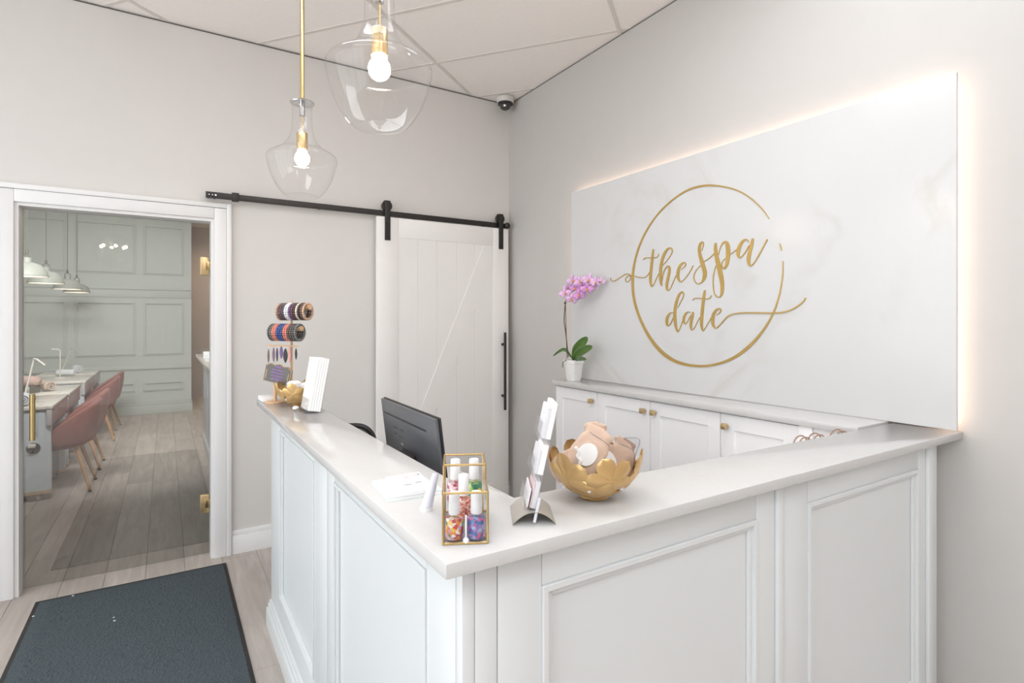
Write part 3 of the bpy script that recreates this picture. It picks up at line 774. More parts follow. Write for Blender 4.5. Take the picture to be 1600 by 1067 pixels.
# ------------------------------------------------------------------ reception counter
CT = 1.098; SL = .027                       # worktop height and thickness
ct = thing('reception_counter', 'white panelled L-shaped reception counter with pilasters and plinth', 'counter', (.9, 1.2, 0))
FX, FY, EX, EY = .443, .873, 2.349, 2.95    # left face, front face, right end, far end
B().box(FX + .03, FX + .157, FY + .03, EY - .02, 0, CT - SL).box(FX + .157, EX, FY + .03, 1.02, 0, CT - SL).out('carcass', 'counter_white', ct, True)
B().box(EX, XB - .002, FY + .06, 1.02, 0, CT - SL).out('wall_filler', 'counter_white', ct, True)
# plinth with stepped cap
def plinth_l(x0, x1, y0, y1):
    return B().box(x0, x1, y0, y1, 0, .088, bev=.002).box(x0 + .008, x1, y0, y1, .088, .108, bev=.004).box(x0 + .014, x1, y0, y1, .108, .122, bev=.003)
plinth_l(.420, FX + .04, FY - .022, EY + .004).out('plinth', 'counter_white', ct, True)
B().box(FX + .04, EX, FY - .022, FY + .04, 0, .1, bev=.002).box(FX + .04, EX, FY - .012, FY + .04, .1, .122, bev=.003).out('plinth', 'counter_white', ct, True)
ZT = CT - SL
def left_board(y0, y1, z0, z1, t=0, name='stile'):
    B().box(FX - t, FX + .03, y0, y1, z0, z1, bev=.0025).out(name, 'counter_white', ct, True)
def front_board(x0, x1, z0, z1, t=0, name='stile'):
    B().box(x0, x1, FY - t, FY + .03, z0, z1, bev=.0025).out(name, 'counter_white', ct, True)
PB, PT_ = .235, 1.0
# left run: two panels with a seam between them
for (y0, y1, pa, pb) in ((1.838, EY, 2.02, 2.70), (.90, 1.832, 1.03, 1.745)):
    left_board(pb, y1, .122, ZT); left_board(y0, pa, .122, ZT)
    left_board(pa + .0005, pb - .0005, PT_, ZT, 0, 'rail'); left_board(pa + .0005, pb - .0005, .122, PB, 0, 'rail')
    B().box(FX + .013, FX + .03, pa, pb, PB, PT_).out('panel', 'counter_white', ct, True)
    m = B(); w = .02
    mould(lambda a, c, e, f, dp: m.box(FX - dp, FX + .0125, a, c, e, f, bev=.0012, seg=1), pa, pb, PB, PT_, ((0, w * .5, .005), (w * .5, w, -.004)))
    m.out('panel_moulding', 'counter_white', ct, True)
# corner post and front run
B().box(FX, FX + .025, FY, .898, .122, ZT, bev=.002).out('corner_post', 'counter_white', ct, True)
for (x0, x1, pa, pb) in ((FX + .026, 1.370, .615, 1.29), (1.402, 2.30, 1.525, 2.20)):
    if x0 < .6:
        front_board(x0, .515, .122, ZT, .0); front_board(.5165, pa, .122, ZT)
        front_board(pb, x1, .122, ZT)
    else:
        front_board(x0, pa, .122, ZT); front_board(pb, x1 - .04, .122, ZT)
    front_board(pa + .0005, pb - .0005, PT_ - .012, ZT, 0, 'rail'); front_board(pa + .0005, pb - .0005, .122, PB, 0, 'rail')
    B().box(pa, pb, FY + .013, FY + .03, PB, PT_ - .012).out('panel', 'counter_white', ct, True)
    m = B(); w = .026
    mould(lambda a, c, e, f, dp: m.box(a, c, FY - dp, FY + .0125, e, f, bev=.0012, seg=1), pa, pb, PB, PT_ - .012, ((0, w * .5, .006), (w * .5, w, -.004)))
    m.out('panel_moulding', 'counter_white', ct, True)
front_board(1.372, 1.400, .122, ZT, .008, 'pilaster')
front_board(2.2615, 2.300, .122, ZT, .010, 'pilaster'); front_board(2.3015, EX, .122, ZT, 0)

wt = thing('counter_worktop', 'white polished quartz worktop of the L-shaped reception counter', 'worktop', (.9, 1.1, ZT))
poly = [(.391, .829), (XB - .001, .829), (XB - .001, 1.045), (.658, 1.056), (.658, 1.20), (.606, 1.20), (.606, 3.065), (.391, 3.065)]
b = B().prism(poly, ZT, CT)
bmesh.ops.bevel(b.bm, geom=list(b.bm.edges), offset=.003, segments=2, affect='EDGES', profile=.5)
b.out('slab', 'quartz_white', wt, True)

# low desk behind the counter
dk = thing('reception_desk', 'low white desk hidden behind the reception counter', 'desk', (1.0, 1.6, 0))
B().box(.605, 1.25, 1.06, 2.6, .72, .75, bev=.003).box(1.25, 2.15, 1.06, 1.55, .72, .75, bev=.003).out('desktop', 'desk_white', dk, True)
for x0, x1, y0, y1 in ((.65, 1.2, 2.55, 2.58), (2.1, 2.13, 1.08, 1.5), (1.2, 1.23, 1.1, 1.5)):
    B().box(x0, x1, y0, y1, 0, .72).out('leg_panel', 'desk_white', dk, True)

# ------------------------------------------------------------------ wall cabinets behind the desk
CXF = 2.2; KT = 1.103
kw = thing('cabinet_worktop', 'white quartz top on the low cabinets under the sign panel', 'worktop', (2.3, 2, 1.075))
B().box(2.178, 2.4475, 1.058, 2.975, 1.073, KT, bev=.003).out('slab', 'quartz_white', kw, True)
edges = [2.962, 2.548, 2.118, 1.675, 1.292]
def cabinet_unit(label, ya, yb, doors):
    t = thing('base_cabinet', label, 'cabinet', (2.32, (ya + yb) / 2, 0), group='low white cabinets under the sign panel')
    B().box(CXF + .02, XB - .001, yb + .0005, ya - .0005, .1, 1.073).out('body', 'cabinet_white', t, True)
    B().box(CXF + .06, XB - .001, yb + .0005, ya - .0005, 0, .1).out('toe_kick', 'cabinet_white', t, True)
    for (a, c, knob_right) in doors:
        a -= .0018; c += .0018
        z0, z1 = .105, 1.066; r = .07
        d = B().box(CXF, CXF + .02, a - r, a, z0, z1, bev=.0015, seg=1).box(CXF, CXF + .02, c, c + r, z0, z1, bev=.0015, seg=1)
        d.box(CXF, CXF + .02, c + r, a - r, z1 - r, z1, bev=.0015, seg=1).box(CXF, CXF + .02, c + r, a - r, z0, z0 + r, bev=.0015, seg=1)
        d.box(CXF + .009, CXF + .02, c + r, a - r, z0 + r, z1 - r)
        do = d.out('door', 'cabinet_white', t, True)
        ky = c + .035 if knob_right else a - .035
        kM = frame_axes((CXF, ky, 1.012), (0, 1, 0), (0, 0, 1), (-1, 0, 0))
        k = B().lathe([(.007, 0), (.006, .014)], 12, M=kM)
        k.box(-.0135, .0135, -.0135, .0135, .012, .034, bev=.003, M=kM)
        k.out('knob', 'brass_soft', do, True)
    return t
cabinet_unit('single-door white cabinet at the left end, under the orchid', edges[0], edges[1], [(edges[0], edges[1], True)])
cabinet_unit('two-door white cabinet in the middle with paired brass knobs', edges[1], edges[3], [(edges[1], edges[2], True), (edges[2], edges[3], False)])
cabinet_unit('single-door white cabinet at the right end, half hidden by the counter', edges[3], edges[4], [(edges[3], edges[4], False)])
fq = B().box(CXF + .002, XB - .001, 1.0585, 1.2345, 0, 1.0725).out('filler_panel', 'cabinet_white'); tag(fq, 'white filler panel between the cabinets and the counter, behind the gift bags', 'panel')
fp = B().box(CXF - .012, XB - .001, 1.235, 1.2905, 0, 1.073, bev=.002).out('end_panel', 'cabinet_white'); tag(fp, 'white upright end panel closing the row of cabinets', 'end panel')

# ------------------------------------------------------------------ glass pendants over the counter
def make_pendant(label, loc):
    t = thing('glass_pendant', label, 'pendant lamp', loc, group='clear glass pendants over the counter')
    # local z = 0 at the bottom of the glass
    prof = [(.0, .006), (.05, .0045), (.066, .0), (.076, .004), (.096, .024), (.119, .062), (.136, .105), (.147, .145), (.1505, .166), (.147, .178), (.134, .189),
            (.112, .201), (.088, .217), (.068, .239), (.053, .268), (.045, .300), (.0425, .34), (.0425, .398), (.046, .408), (.052, .412)]
    sh = B().lathe(catmull(prof, 4), 56).out('glass_shade', 'clear_glass', t, sharp=1.2)
    B().lathe([(.0, .414), (.051, .414), (.053, .418), (.05, .422), (.012, .424), (0, .424)], 32).out('cap', 'chrome', t)
    B().cyl((0, 0, .424), (0, 0, ZC - loc[2] - .02), .0095, n=16).out('rod', 'brass', t)
    B().lathe([(0, ZC - loc[2] - .028), (.06, ZC - loc[2] - .026), (.062, ZC - loc[2]), (0, ZC - loc[2])], 28).out('canopy', 'brass', t)
    B().cyl((0, 0, .414), (0, 0, .36), .012, n=14).out('stem_sleeve', 'chrome', t)
    B().cyl((0, 0, .36), (0, 0, .28), .0032, n=8).out('cord', 'brass_soft', t)
    B().lathe([(0, .284), (.022, .284), (.0235, .281), (.0235, .222), (.0225, .218), (.0225, .208), (.02, .206), (0, .206)], 28).out('socket', 'brass_soft', t)
    B().lathe([(0, .136), (.012, .138), (.022, .144), (.0295, .155), (.032, .169), (.029, .183), (.0215, .195), (.018, .206)], 24).out('bulb', 'bulb_glow', t)
    return t
make_pendant('large clear glass pendant with glowing bulb, nearer to the camera', (.523, 1.555, 2.056))
make_pendant('smaller clear glass pendant on a brass rod, in front of the back wall', (.519, 2.60, 2.056))

# globe chandelier of the waiting area, seen as a reflection in the glass door
cn = thing('globe_chandelier', 'clear globe chandelier of the waiting area, mirrored in the glass door', 'chandelier', (-.66, -2.1, 2.3))
B().lathe([(.25 * math.sin(math.pi * k / 24), .25 - .25 * math.cos(math.pi * k / 24)) for k in range(25)], 40).out('globe', 'clear_glass', cn)
B().cyl((0, 0, .5), (0, 0, ZC - 2.3), .006).out('rod', 'brass', cn)
for k in range(6):
    a = k * math.pi / 3 + .3
    ar = B().tube([(0, 0, .26), (.15 * math.cos(a), .15 * math.sin(a), .30)], .005, 8).out('arm', 'brass', cn)
    B().ball((.16 * math.cos(a), .16 * math.sin(a), .305), .022, 12, 8).out('bulb', 'small_bulb', ar)

# ------------------------------------------------------------------ security camera
sc_ = thing('security_camera', 'white dome security camera with smoked lens in the ceiling corner', 'security camera', (2.345, 3.845, ZC))
cp = (2.345, 3.845, ZC)
B().lathe([(0, 0), (.068, 0), (.07, -.004), (.07, -.03), (.066, -.042), (.058, -.046), (0, -.046)], 36, cp).out('housing', 'camera_white', sc_, True)
B().lathe([(.062, -.0465), (.061, -.058), (.052, -.062), (0, -.062)], 36, cp).out('lens_ring', 'monitor_dark', sc_, True)
B().lathe([(.046, -.06), (.045, -.075), (.037, -.09), (.022, -.1), (0, -.104)], 28, cp).out('dome', 'camera_smoke', sc_, True)
B().tube([(cp[0] - .03, cp[1] - .04, ZC - .075), (cp[0] - .025, cp[1] - .038, ZC - .088)], .012, 12).out('lens', 'chrome', sc_, True)

# ------------------------------------------------------------------ floor mat
MX0, MX1, MY0, MY1 = -.585, .317, .7, 3.83
mt = thing('floor_mat', 'long charcoal carpet mat with rubber border in front of the glass door', 'mat', ((MX0 + MX1) / 2, (MY0 + MY1) / 2, 0))
B().box(MX0, MX1, MY0, MY1, 0, .006, bev=.0025).out('rubber_border', 'mat_edge', mt, True)
rnd = random.Random(3)
nx, ny = 150, 420
b = B(); v = []
for j in range(ny + 1):
    for i in range(nx + 1):
        u, w = i / nx, j / ny; e = min(1, min(u, 1 - u) * 14, min(w, 1 - w) * 40)
        v.append((MX0 + .013 + (MX1 - MX0 - .026) * u, MY0 + .013 + (MY1 - MY0 - .026) * w, .0055 + e * (.004 + .0042 * rnd.random())))
f = [(j * (nx + 1) + i, j * (nx + 1) + i + 1, (j + 1) * (nx + 1) + i + 1, (j + 1) * (nx + 1) + i) for j in range(ny) for i in range(nx)]
me = bpy.data.meshes.new('pile'); me.from_pydata([Vector(p) - Vector(((MX0 + MX1) / 2, (MY0 + MY1) / 2, 0)) for p in v], [], f); me.materials.append(MATS['mat_pile'])
po = bpy.data.objects.new('pile', me); COL.objects.link(po); po.parent = mt
for k, (x, y) in enumerate(((52, 963), (114, 931), (179, 970), (178, 965))):
    q = at(x, y, z=.01); o = B().ball((0, 0, 0), (.006, .004, .0025), 8, 5).out('lint_speck', 'lint'); o.location = (q.x, q.y, .011)
    tag(o, ('white paper crumb on the left border of the charcoal mat', 'tiny white speck near the top edge of the charcoal mat', 'tiny white speck in the middle of the charcoal mat', 'tiny white speck just behind the middle one on the mat')[k], 'crumb', 'crumbs on the mat')

# ------------------------------------------------------------------ monitor and office chair
mo = thing('computer_monitor', 'dark grey computer monitor seen from behind over the counter', 'monitor', (.80, 1.79, .75), math.radians(-1.5))
MM = Matrix.Translation((-.07, 0, .13)) @ Matrix.Rotation(math.radians(-7), 4, 'Y')
B().box(0, .012, -.268, .268, 0, .325, bev=.005, M=MM).out('rear_case', 'monitor_plastic', mo)
cs = mo.children[-1]
B().box(.012, .020, -.270, .270, -.002, .327, bev=.003, M=MM).out('bezel', 'monitor_dark', mo)
B().box(.0203, .0212, -.258, .258, .012, .315, M=MM).out('screen', 'screen_black', mo)
B().box(-.0015, .001, -.185, .245, .272, .279, bev=.001, seg=1, M=MM).out('vent_slot', 'monitor_dark', cs)
for k, (y0, y1, z) in enumerate(((.1, .15, .232), (.045, .08, .232), (.115, .145, .210), (.05, .1, .207))):
    B().box(-.0006, .0005, y0, y1, z, z + .006, M=MM).out('rear_print', 'monitor_mark', cs)
B().tube([MM @ Vector((-.0004, .075 + .011 * math.cos(a * math.pi / 8), .172 + .016 * math.sin(a * math.pi / 8))) for a in range(17)], .0009, 6).out('round_emblem', 'chrome', cs)
B().box(-.03, .012, -.06, .06, .02, .17, bev=.006, M=MM).out('stand_mount', 'monitor_dark', mo)
B().box(-.085, -.055, -.03, .03, .0, .22, bev=.004).out('stand_neck', 'monitor_dark', mo)
B().box(-.16, .09, -.12, .12, 0, .012, bev=.004).out('stand_foot', 'monitor_dark', mo)

oc = thing('office_chair', 'black office chair with grey mesh back, mostly hidden behind the counter', 'chair', (.90, 3.22, 0), math.atan2(FW.y, FW.x))
def rrect(w, h, r, n=8):
    pts = []
    for cx_, cz, a0 in ((w / 2 - r, h / 2 - r, 0), (-w / 2 + r, h / 2 - r, 90), (-w / 2 + r, -h / 2 + r, 180), (w / 2 - r, -h / 2 + r, 270)):
        for k in range(n + 1):
            a = math.radians(a0 + 90 * k / n); pts.append((cx_ + r * math.cos(a), cz + r * math.sin(a)))
    return pts
rr = rrect(.42, .48, .09)
B().tube([(-.27 + .02 * (abs(p[0]) / .21) ** 2, p[0], .70 + p[1]) for p in rr + rr[:1]], .014, 10, caps=False).out('back_frame', 'chair_black', oc)
B().prism([(p[0] * .95, p[1] * .96) for p in rr], -.006, .006, frame_axes((-.262, 0, .70), (0, 1, 0), (0, 0, 1), (1, 0, 0))).out('back_mesh', 'chair_mesh', oc)
B().tube([(-.275, 0, .5), (-.24, 0, .42), (0, 0, .40)], .022, 10).out('spine', 'chair_black', oc)
B().box(-.24, .24, -.24, .24, .42, .49, bev=.03, seg=3).out('seat', 'chair_black', oc)
B().cyl((0, 0, .08), (0, 0, .42), .025).out('gas_lift', 'chrome', oc)
for k in range(5):
    a = k * 2 * math.pi / 5 + .3
    lg = B().tube([(0, 0, .09), (.27 * math.cos(a), .27 * math.sin(a), .07)], [.024, .016], 10).out('base_arm', 'chair_black', oc)
    B().ball((.27 * math.cos(a), .27 * math.sin(a), .028), .028, 12, 8).out('castor', 'chair_black', lg)

# ------------------------------------------------------------------ gift bags with rope handles behind the counter
for k, (px, py, X, lab) in enumerate(((1255, 681, 2.0, 'left of the three gift bags, its rope handle peeking over the counter'),
                                      (1277, 677.0, 2.045, 'middle of the three gift bags behind the counter'),
                                      (1312, 671, 2.10, 'right of the three gift bags, its rope handle nearest the sign panel'))):
    Yp = 1.13 if k < 2 else 1.095
    q = at(px, py, Y=Yp)
    t = thing('gift_bag', lab, 'gift bag', (q.x, q.y, .75), -.5, group='pale gift bags behind the counter')
    w = .034; hh = q.z - .75 - .035
    B().box(-w, w, -.02, .02, 0, hh - .012, bev=.003).out('bag_body', 'bag_pink', t)
    for sy in (-.015, .015):
        B().tube([(.030 * math.cos(a), sy, hh - .014 + .047 * math.sin(a)) for a in [math.pi * i / 14 for i in range(15)]], .0026, 8).out('rope_handle', 'rope_bronze', t)

# ------------------------------------------------------------------ gold petal bowls
def make_bowl(label, loc, rz):
    t = thing('petal_bowl', label, 'bowl', loc, rz, group='gold petal bowls on the counter')
    R = .104; C = Vector((0, 0, .112))
    def petal(u, v):                           # local: length along +y from the hub, z outward
        s = v; w = .0165 * (math.sin(math.pi * min(1, s * .93 + .07)) ** .55) * (.55 + .6 * s) * 1.5
        x = (u - .5) * 2 * w; y = .004 + .05 * s
        return (x, y, -.5 * (x * x + y * y) / R * 1.0 + .0035 * math.sin(math.pi * u) + .002)
    bb = B().grid(petal, 6, 8); bmesh.ops.solidify(bb.bm, geom=list(bb.bm.faces), thickness=.0014)
    pme = bb.mesh('petal', 'gold_leaf')
    k0 = 0
    for el, n, off, tilt in ((-27, 6, 0.0, 0), (-64, 4, .4, 0)):
        for k in range(n):
            a = 2 * math.pi * (k + off) / n; e = math.radians(el)
            nrm = Vector((math.cos(e) * math.cos(a), math.cos(e) * math.sin(a), math.sin(e)))
            up = (Vector((0, 0, 1)) - nrm * nrm.z).normalized(); ex = up.cross(nrm).normalized()
            Mh = frame_axes(C + nrm * R, ex, up, nrm)
            hub = B().lathe([(.009, 0), (.0085, .004), (.005, .006), (0, .0065)], 12, M=Mh).out('flower', 'gold_leaf', t)
            for q in range(5):
                Mp = Mh @ Matrix.Rotation(2 * math.pi * q / 5 + (.3 if el == -27 else .9) + .35 * k, 4, 'Z')
                inst('petal', pme, hub, Mp)
            ca = a + math.pi / n; ec = math.radians(el - 18)
            cpos = C + Vector((math.cos(ec) * math.cos(ca), math.cos(ec) * math.sin(ca), math.sin(ec))) * (R + .001)
            if cpos.z > .012: B().ball(cpos, .0065, 6, 4).out('crystal', 'crystal', t)
    B().lathe([(0, 0.0005), (.03, .0005), (.033, .004), (.03, .009), (0, .009)], 32).out('foot', 'gold_leaf', t)
    return t
BN = Vector((.826, .966, CT)); bowl = make_bowl('gold flower-petal bowl full of beige pouches, nearer to the camera', BN, .2)
bq = at(468, 637.5, z=CT); BF = Vector((.535, 2.75, CT))
dup(bowl, BF, 1.1, 'gold flower-petal bowl at the far end of the counter, behind the brochures')

def pouch(label, c, size, ax, ay, az, m, lab_side=True):
    """flat tied cloth pouch: c centre, ax across, ay up, az facing"""
    t = thing('cloth_pouch', label, 'pouch', c, group='beige pouches in the gold bowl')
    M = frame_axes(Vector(c), ax, ay, az); w, h = size
    def fn(u, v):
        a = 2 * math.pi * u; s = v * 2 - 1
        neck = 1 - .22 * math.exp(-((s - .58) / .16) ** 2) + .35 * max(0, s - .6)
        prof = (max(0.0, 1 - abs(s) ** 5)) ** .35 * neck
        cx_ = math.copysign(abs(math.cos(a)) ** .7, math.cos(a)); sz = math.copysign(abs(math.sin(a)) ** .9, math.sin(a))
        th = .0095 * (.35 + .65 * math.cos(min(1, abs(s)) * 1.3)) * (1 + .10 * math.sin(5 * a + 3 * s))
        return M @ Vector((w / 2 * prof * cx_ * (1 + .04 * math.sin(7 * s + a)), h / 2 * s, th * sz * min(1, prof + .1)))
    B().grid(fn, 28, 18).out('cloth', m, t, True)
    B().tube([M @ Vector((w * .385 * math.cos(a), h * .29, .0075 * math.sin(a))) for a in [2 * math.pi * i / 16 for i in range(17)]], .0012, 6, caps=False).out('drawstring', 'rose_cord', t, True)
    if lab_side:
        Ml = M @ Matrix.Translation((0, -h * .1, .0108))
        B().lathe([(0, .0012), (.0245, .0012), (.025, 0), (.025, -.006)], 28, M=Ml @ Matrix.Diagonal((.86, 1.05, 1, 1))).out('label', 'paper_white', t, True)
    return t
def axes_from(view_tilt, lean, turn):
    az = (-FW * math.cos(turn) + RT * math.sin(turn)); az = (az * math.cos(view_tilt) + Vector((0, 0, 1)) * math.sin(view_tilt)).normalized()
    up = (Vector((0, 0, 1)) - az * az.z).normalized(); ax = up.cross(az).normalized()
    a2 = ax * math.cos(lean) + up * math.sin(lean); u2 = -ax * math.sin(lean) + up * math.cos(lean)
    return a2, u2, az
PD = (BN.to_2d() @ FW.to_2d())
def pp(px, py, dd): return at(px, py, d=PD + dd)
pouch('beige pouch with a big white oval label at the front of the gold bowl', pp(921, 704, -.03), (.074, .118), *axes_from(.34, -.6, .0), 'pouch_nude')
pouch('beige pouch with its label half hidden, right of the front pouch', pp(944, 716, -.002), (.072, .105), *axes_from(.25, .25, .6), 'pouch_dark')
pouch('plain beige pouch at the right rim of the gold bowl', pp(972, 716, .022), (.07, .10), *axes_from(.3, -.5, .5), 'pouch_dark', False)
pouch('beige pouch lying on the left inside the gold bowl', pp(889, 724, -.012), (.06, .095), *axes_from(.35, -.9, -.5), 'pouch_dark', False)
pouch('beige pouch standing highest at the back of the gold bowl', pp(927, 700, .036), (.062, .125), *axes_from(.1, -.15, .1), 'pouch_nude', False)
pl = thing('pearl_string', 'string of white pearls across the pouches in the gold bowl', 'beads', pp(908, 715, -.05))
pts = catmull([tuple(pp(x, y, -.082)) for x, y in ((900, 700), (904, 706), (902, 713), (907, 720), (905, 727), (909, 735))], 3)
for q in pts: B().ball(q, .0042, 8, 6).out('pearl', 'pearl', pl, True)
# clear sleeve leaning at the back of the bowl
sv = thing('clear_sleeve', 'clear plastic sleeve with grey rim sticking up behind the pouches', 'sleeve', pp(985, 700, .03))
o3 = [pp(x, y, .035) for x, y in ((960, 686), (975, 684.5), (993, 684), (999, 687), (999, 694), (994, 707), (990, 725))]
B().tube([Vector(q) for q in catmull([tuple(q) for q in o3], 4)], .0011, 6).out('rim', 'paper_grey', sv, True)
B()._add([o3[0], o3[2], o3[4], o3[6], pp(962, 725, .035)], [(0, 1, 2, 3, 4)]).out('film', 'thin_acrylic', sv, True, solid=.0006)

# ------------------------------------------------------------------ tiered leaflet stand on an arched base
ls = thing('leaflet_stand', 'tiered leaflet stand on an arched silver base beside the gold bowl', 'leaflet stand', (.66, .95, CT))
A_ = Vector((.49, .87, 0)).normalized(); W_ = Vector((A_.y, -A_.x, 0)); Z_ = Vector((0, 0, 1))
O_ = (at(800, 822, z=CT) + at(870, 820, z=CT)) / 2
LN, HW, AH = .112, .043, .024
def arch(u, v):
    x = (u * 2 - 1); zz = AH * (1 - x * x)
    return O_ + W_ * (HW * x) + A_ * (LN * v) + Z_ * (zz + .0012)
ab = B().grid(arch, 20, 4); bmesh.ops.solidify(ab.bm, geom=list(ab.bm.faces), thickness=-.0022)
ab.out('arched_base', 'brushed_silver', ls, True)
lean = .215
U_ = (Z_ * math.cos(lean) + W_ * math.sin(lean)).normalized(); N_ = (U_.cross(A_)).normalized()
if N_.dot(W_) > 0: N_ = -N_                      # towards upper left
base = O_ + A_ * .006 + Z_ * .004
MA = frame_axes(base, A_, U_, N_)
B().box(0, .1, 0, .232, -.0013, .0013, bev=.0006, seg=1, M=MA).out('back_plate', 'thin_acrylic', ls, True)
B().box(-.003, .0, 0, .05, -.003, .003, bev=.001, seg=1, M=MA).out('front_edge', 'acrylic_tint', ls, True)
for k, (u0, th) in enumerate(((.02, .022), (.088, .020), (.160, .020))):
    B().box(.0, .1, u0, u0 + .003, .0013, th + .003, M=MA).box(.0, .1, u0, u0 + .035, th + .003, th + .0055, M=MA).out('pocket', 'thin_acrylic', ls, True)
def leaflets(label, u0, u1, n0, n1, m, a0=.006, a1=.094):
    o = B().box(a0, a1, u0, u1, n0, n1, bev=.0006, seg=1, M=MA).out('leaflet', m)
    return tag(o, label, 'leaflet', 'leaflets in the tiered stand')
leaflets('white leaflets in the top tier of the arched stand', .164, .236, .0022, .0125, 'paper_white')
leaflets('pale leaflet behind the top tier of the arched stand', .164, .226, .0128, .0205, 'paper_shade')
leaflets('white leaflets in the middle tier of the arched stand', .092, .152, .002, .0135, 'paper_white')
leaflets('grey-white leaflet in front in the middle tier of the stand', .092, .140, .0138, .019, 'paper_shade')
leaflets('white leaflets in the bottom tier of the arched stand', .024, .078, .002, .012, 'paper_shade')
leaflets('pink printed leaflet in front in the bottom tier of the stand', .024, .074, .0125, .0145, 'paper_pink')
leaflets('narrow white leaflet on the outside of the bottom tier', .024, .060, .018, .0205, 'paper_white')

# ------------------------------------------------------------------ gold framed bottle display
bq0, bq1 = at(690, 853, z=CT), at(764, 850, z=CT)
ex = (bq1 - bq0).normalized(); ey = Vector((-ex.y, ex.x, 0)); BW = (bq1 - bq0).length
bd = thing('bottle_display', 'stepped gold-framed glass display box with small bottles', 'display box', (bq0 + bq1) / 2)
MD = frame_axes(bq0, ex, ey, (0, 0, 1))
H1, H2, D1, D2 = .0925, .121, .086, .17
RB = .0022
def bar(a, c, nm='frame_bar'): B().tube([MD @ Vector(a), MD @ Vector(c)], RB, 8).out(nm, 'brass', bd, True)
for x in (RB, BW - RB):
    bar((x, RB, RB), (x, RB, H1)); bar((x, D1, H1), (x, D1, H2)); bar((x, D2, RB), (x, D2, H2))
    bar((x, RB, H1), (x, D1, H1)); bar((x, D1, H2), (x, D2, H2)); bar((x, RB, RB), (x, D2, RB))
for y, z in ((RB, RB), (RB, H1), (D1, H2), (D2, H2), (D2, RB)): bar((RB, y, z), (BW - RB, y, z))
B().box(RB, BW - RB, RB * .6, RB * 1.4, RB, H1, M=MD).out('front_pane', 'thin_acrylic', bd, True)
for x in (RB, BW - RB):
    B().prism([(RB, RB), (D2, RB), (D2, H2), (D1, H2), (D1, H1), (RB, H1)], -.0007, .0007, MD @ frame_axes((x, 0, 0), (0, 1, 0), (0, 0, 1), (1, 0, 0))).out('side_pane', 'thin_acrylic', bd, True)
B().box(RB, BW - RB, D2 - .0008, D2 + .0008, RB, H2, M=MD).out('back_pane', 'thin_acrylic', bd, True)
B().box(RB, BW - RB, RB, D2, .0015, .003, M=MD).box(RB, BW - RB, .055, .105, .003, .02, M=MD).box(RB, BW - RB, .105, D2 - .002, .003, .035, M=MD).out('step_tray', 'thin_acrylic', bd, True)
def bottle(label, x, y, z, content, fill=1.0):
    p = MD @ Vector((x, y, z)); t = thing('oil_bottle', label, 'bottle', p, group='small bottles in the gold display box')
    B().lathe([(0, 0), (.0165, 0), (.0178, .002), (.0178, .036), (.0165, .041), (.010, .044), (.0085, .047), (0, .047)], 28).out('glass_body', 'bottle_glass', t)
    B().lathe([(0, .002), (.0155, .002), (.0165, .004), (.0165, .035), (.0152, .039), (0, .04)], 28).out('contents', content, t)
    B().lathe([(0, .0455), (.0098, .0455), (.0105, .047), (.0098, .083), (.009, .085), (0, .0852)], 24).out('cap', 'cap_white', t)
bottle('small bottle of orange and yellow fruit pieces, front left of the display box', .0225, .0245, .003, 'fruit_mix')
bottle('small bottle of blue and purple flakes, front right of the display box', .0625, .0245, .003, 'blue_mix')
bottle('small bottle of coral beads in the middle of the display box', .040, .079, .020, 'coral_mix')
bottle('small bottle of rose petals, back left of the display box', .024, .134, .0355, 'rose_mix')
bottle('small bottle of yellow and green leaves, back right of the display box', .062, .134, .0355, 'lime_mix')
o = thing('bottle_peg', 'thin white peg standing between the two front bottles', 'peg', MD @ Vector((.0435, .006, .003)))
B().lathe([(0, 0), (.006, 0), (.0055, .005), (.0018, .009), (.0018, .048), (0, .049)], 14).out('peg', 'cap_white', o)

# lilac tube
tq = at(666, 797, z=CT)
tt = thing('cosmetic_tube', 'translucent lilac-white tapered tube standing left of the bottle display', 'tube', tq)
tp = at(681, 739, d=1.165) - Vector(tq)
def tube_fn(u, v):
    a = 2 * math.pi * u; r1 = .0132 * (1 - v * .5); r2 = .0122 * (1 - v) ** .7 + .0009
    c = Vector((tp.x, tp.y, 0)) * v + Z_ * (.006 + (tp.z - .006) * v)
    return c + RT * (r1 * math.cos(a)) + FW * (r2 * math.sin(a))
B().grid(tube_fn, 24, 8).out('body', 'acrylic_tint', tt)
B().lathe([(0, 0), (.0136, 0), (.0138, .002), (.0136, .007), (0, .0075)], 24).out('cap', 'paper_grey' if False else 'cap_white', tt)

# booklets
def booklet(label, corners, z0, z1, m, mark=None):
    t = thing('booklet', label, 'booklet', (sum(c[0] for c in corners) / 4, sum(c[1] for c in corners) / 4, z0), group='booklets on the counter')
    B().prism(corners, z0 + .0012, z1 - .0012).out('pages', 'paper_white', t, True)
    cx_ = sum(c[0] for c in corners) / 4; cy_ = sum(c[1] for c in corners) / 4
    big = [(cx_ + (c[0] - cx_) * 1.015, cy_ + (c[1] - cy_) * 1.015) for c in corners]
    B().prism(big, z0, z0 + .0012).out('cover', m, t, True); B().prism(big, z1 - .0012, z1).out('cover', m, t, True)
    return t
q = [at(x, y, z=CT + .01).to_2d() for x, y in ((581, 751), (606, 778), (692, 765), (655, 739))]
booklet('pale blue-green booklet lying flat on the counter', [tuple(c) for c in q], CT, CT + .0095, 'paper_blue')
q = [at(x, y, z=CT + .02).to_2d() for x, y in ((602, 743), (622, 769), (676, 761), (655, 735))]
bk = booklet('white printed booklet on top of the pale blue-green one', [tuple(c) for c in q], CT + .0096, CT + .016, 'paper_white')
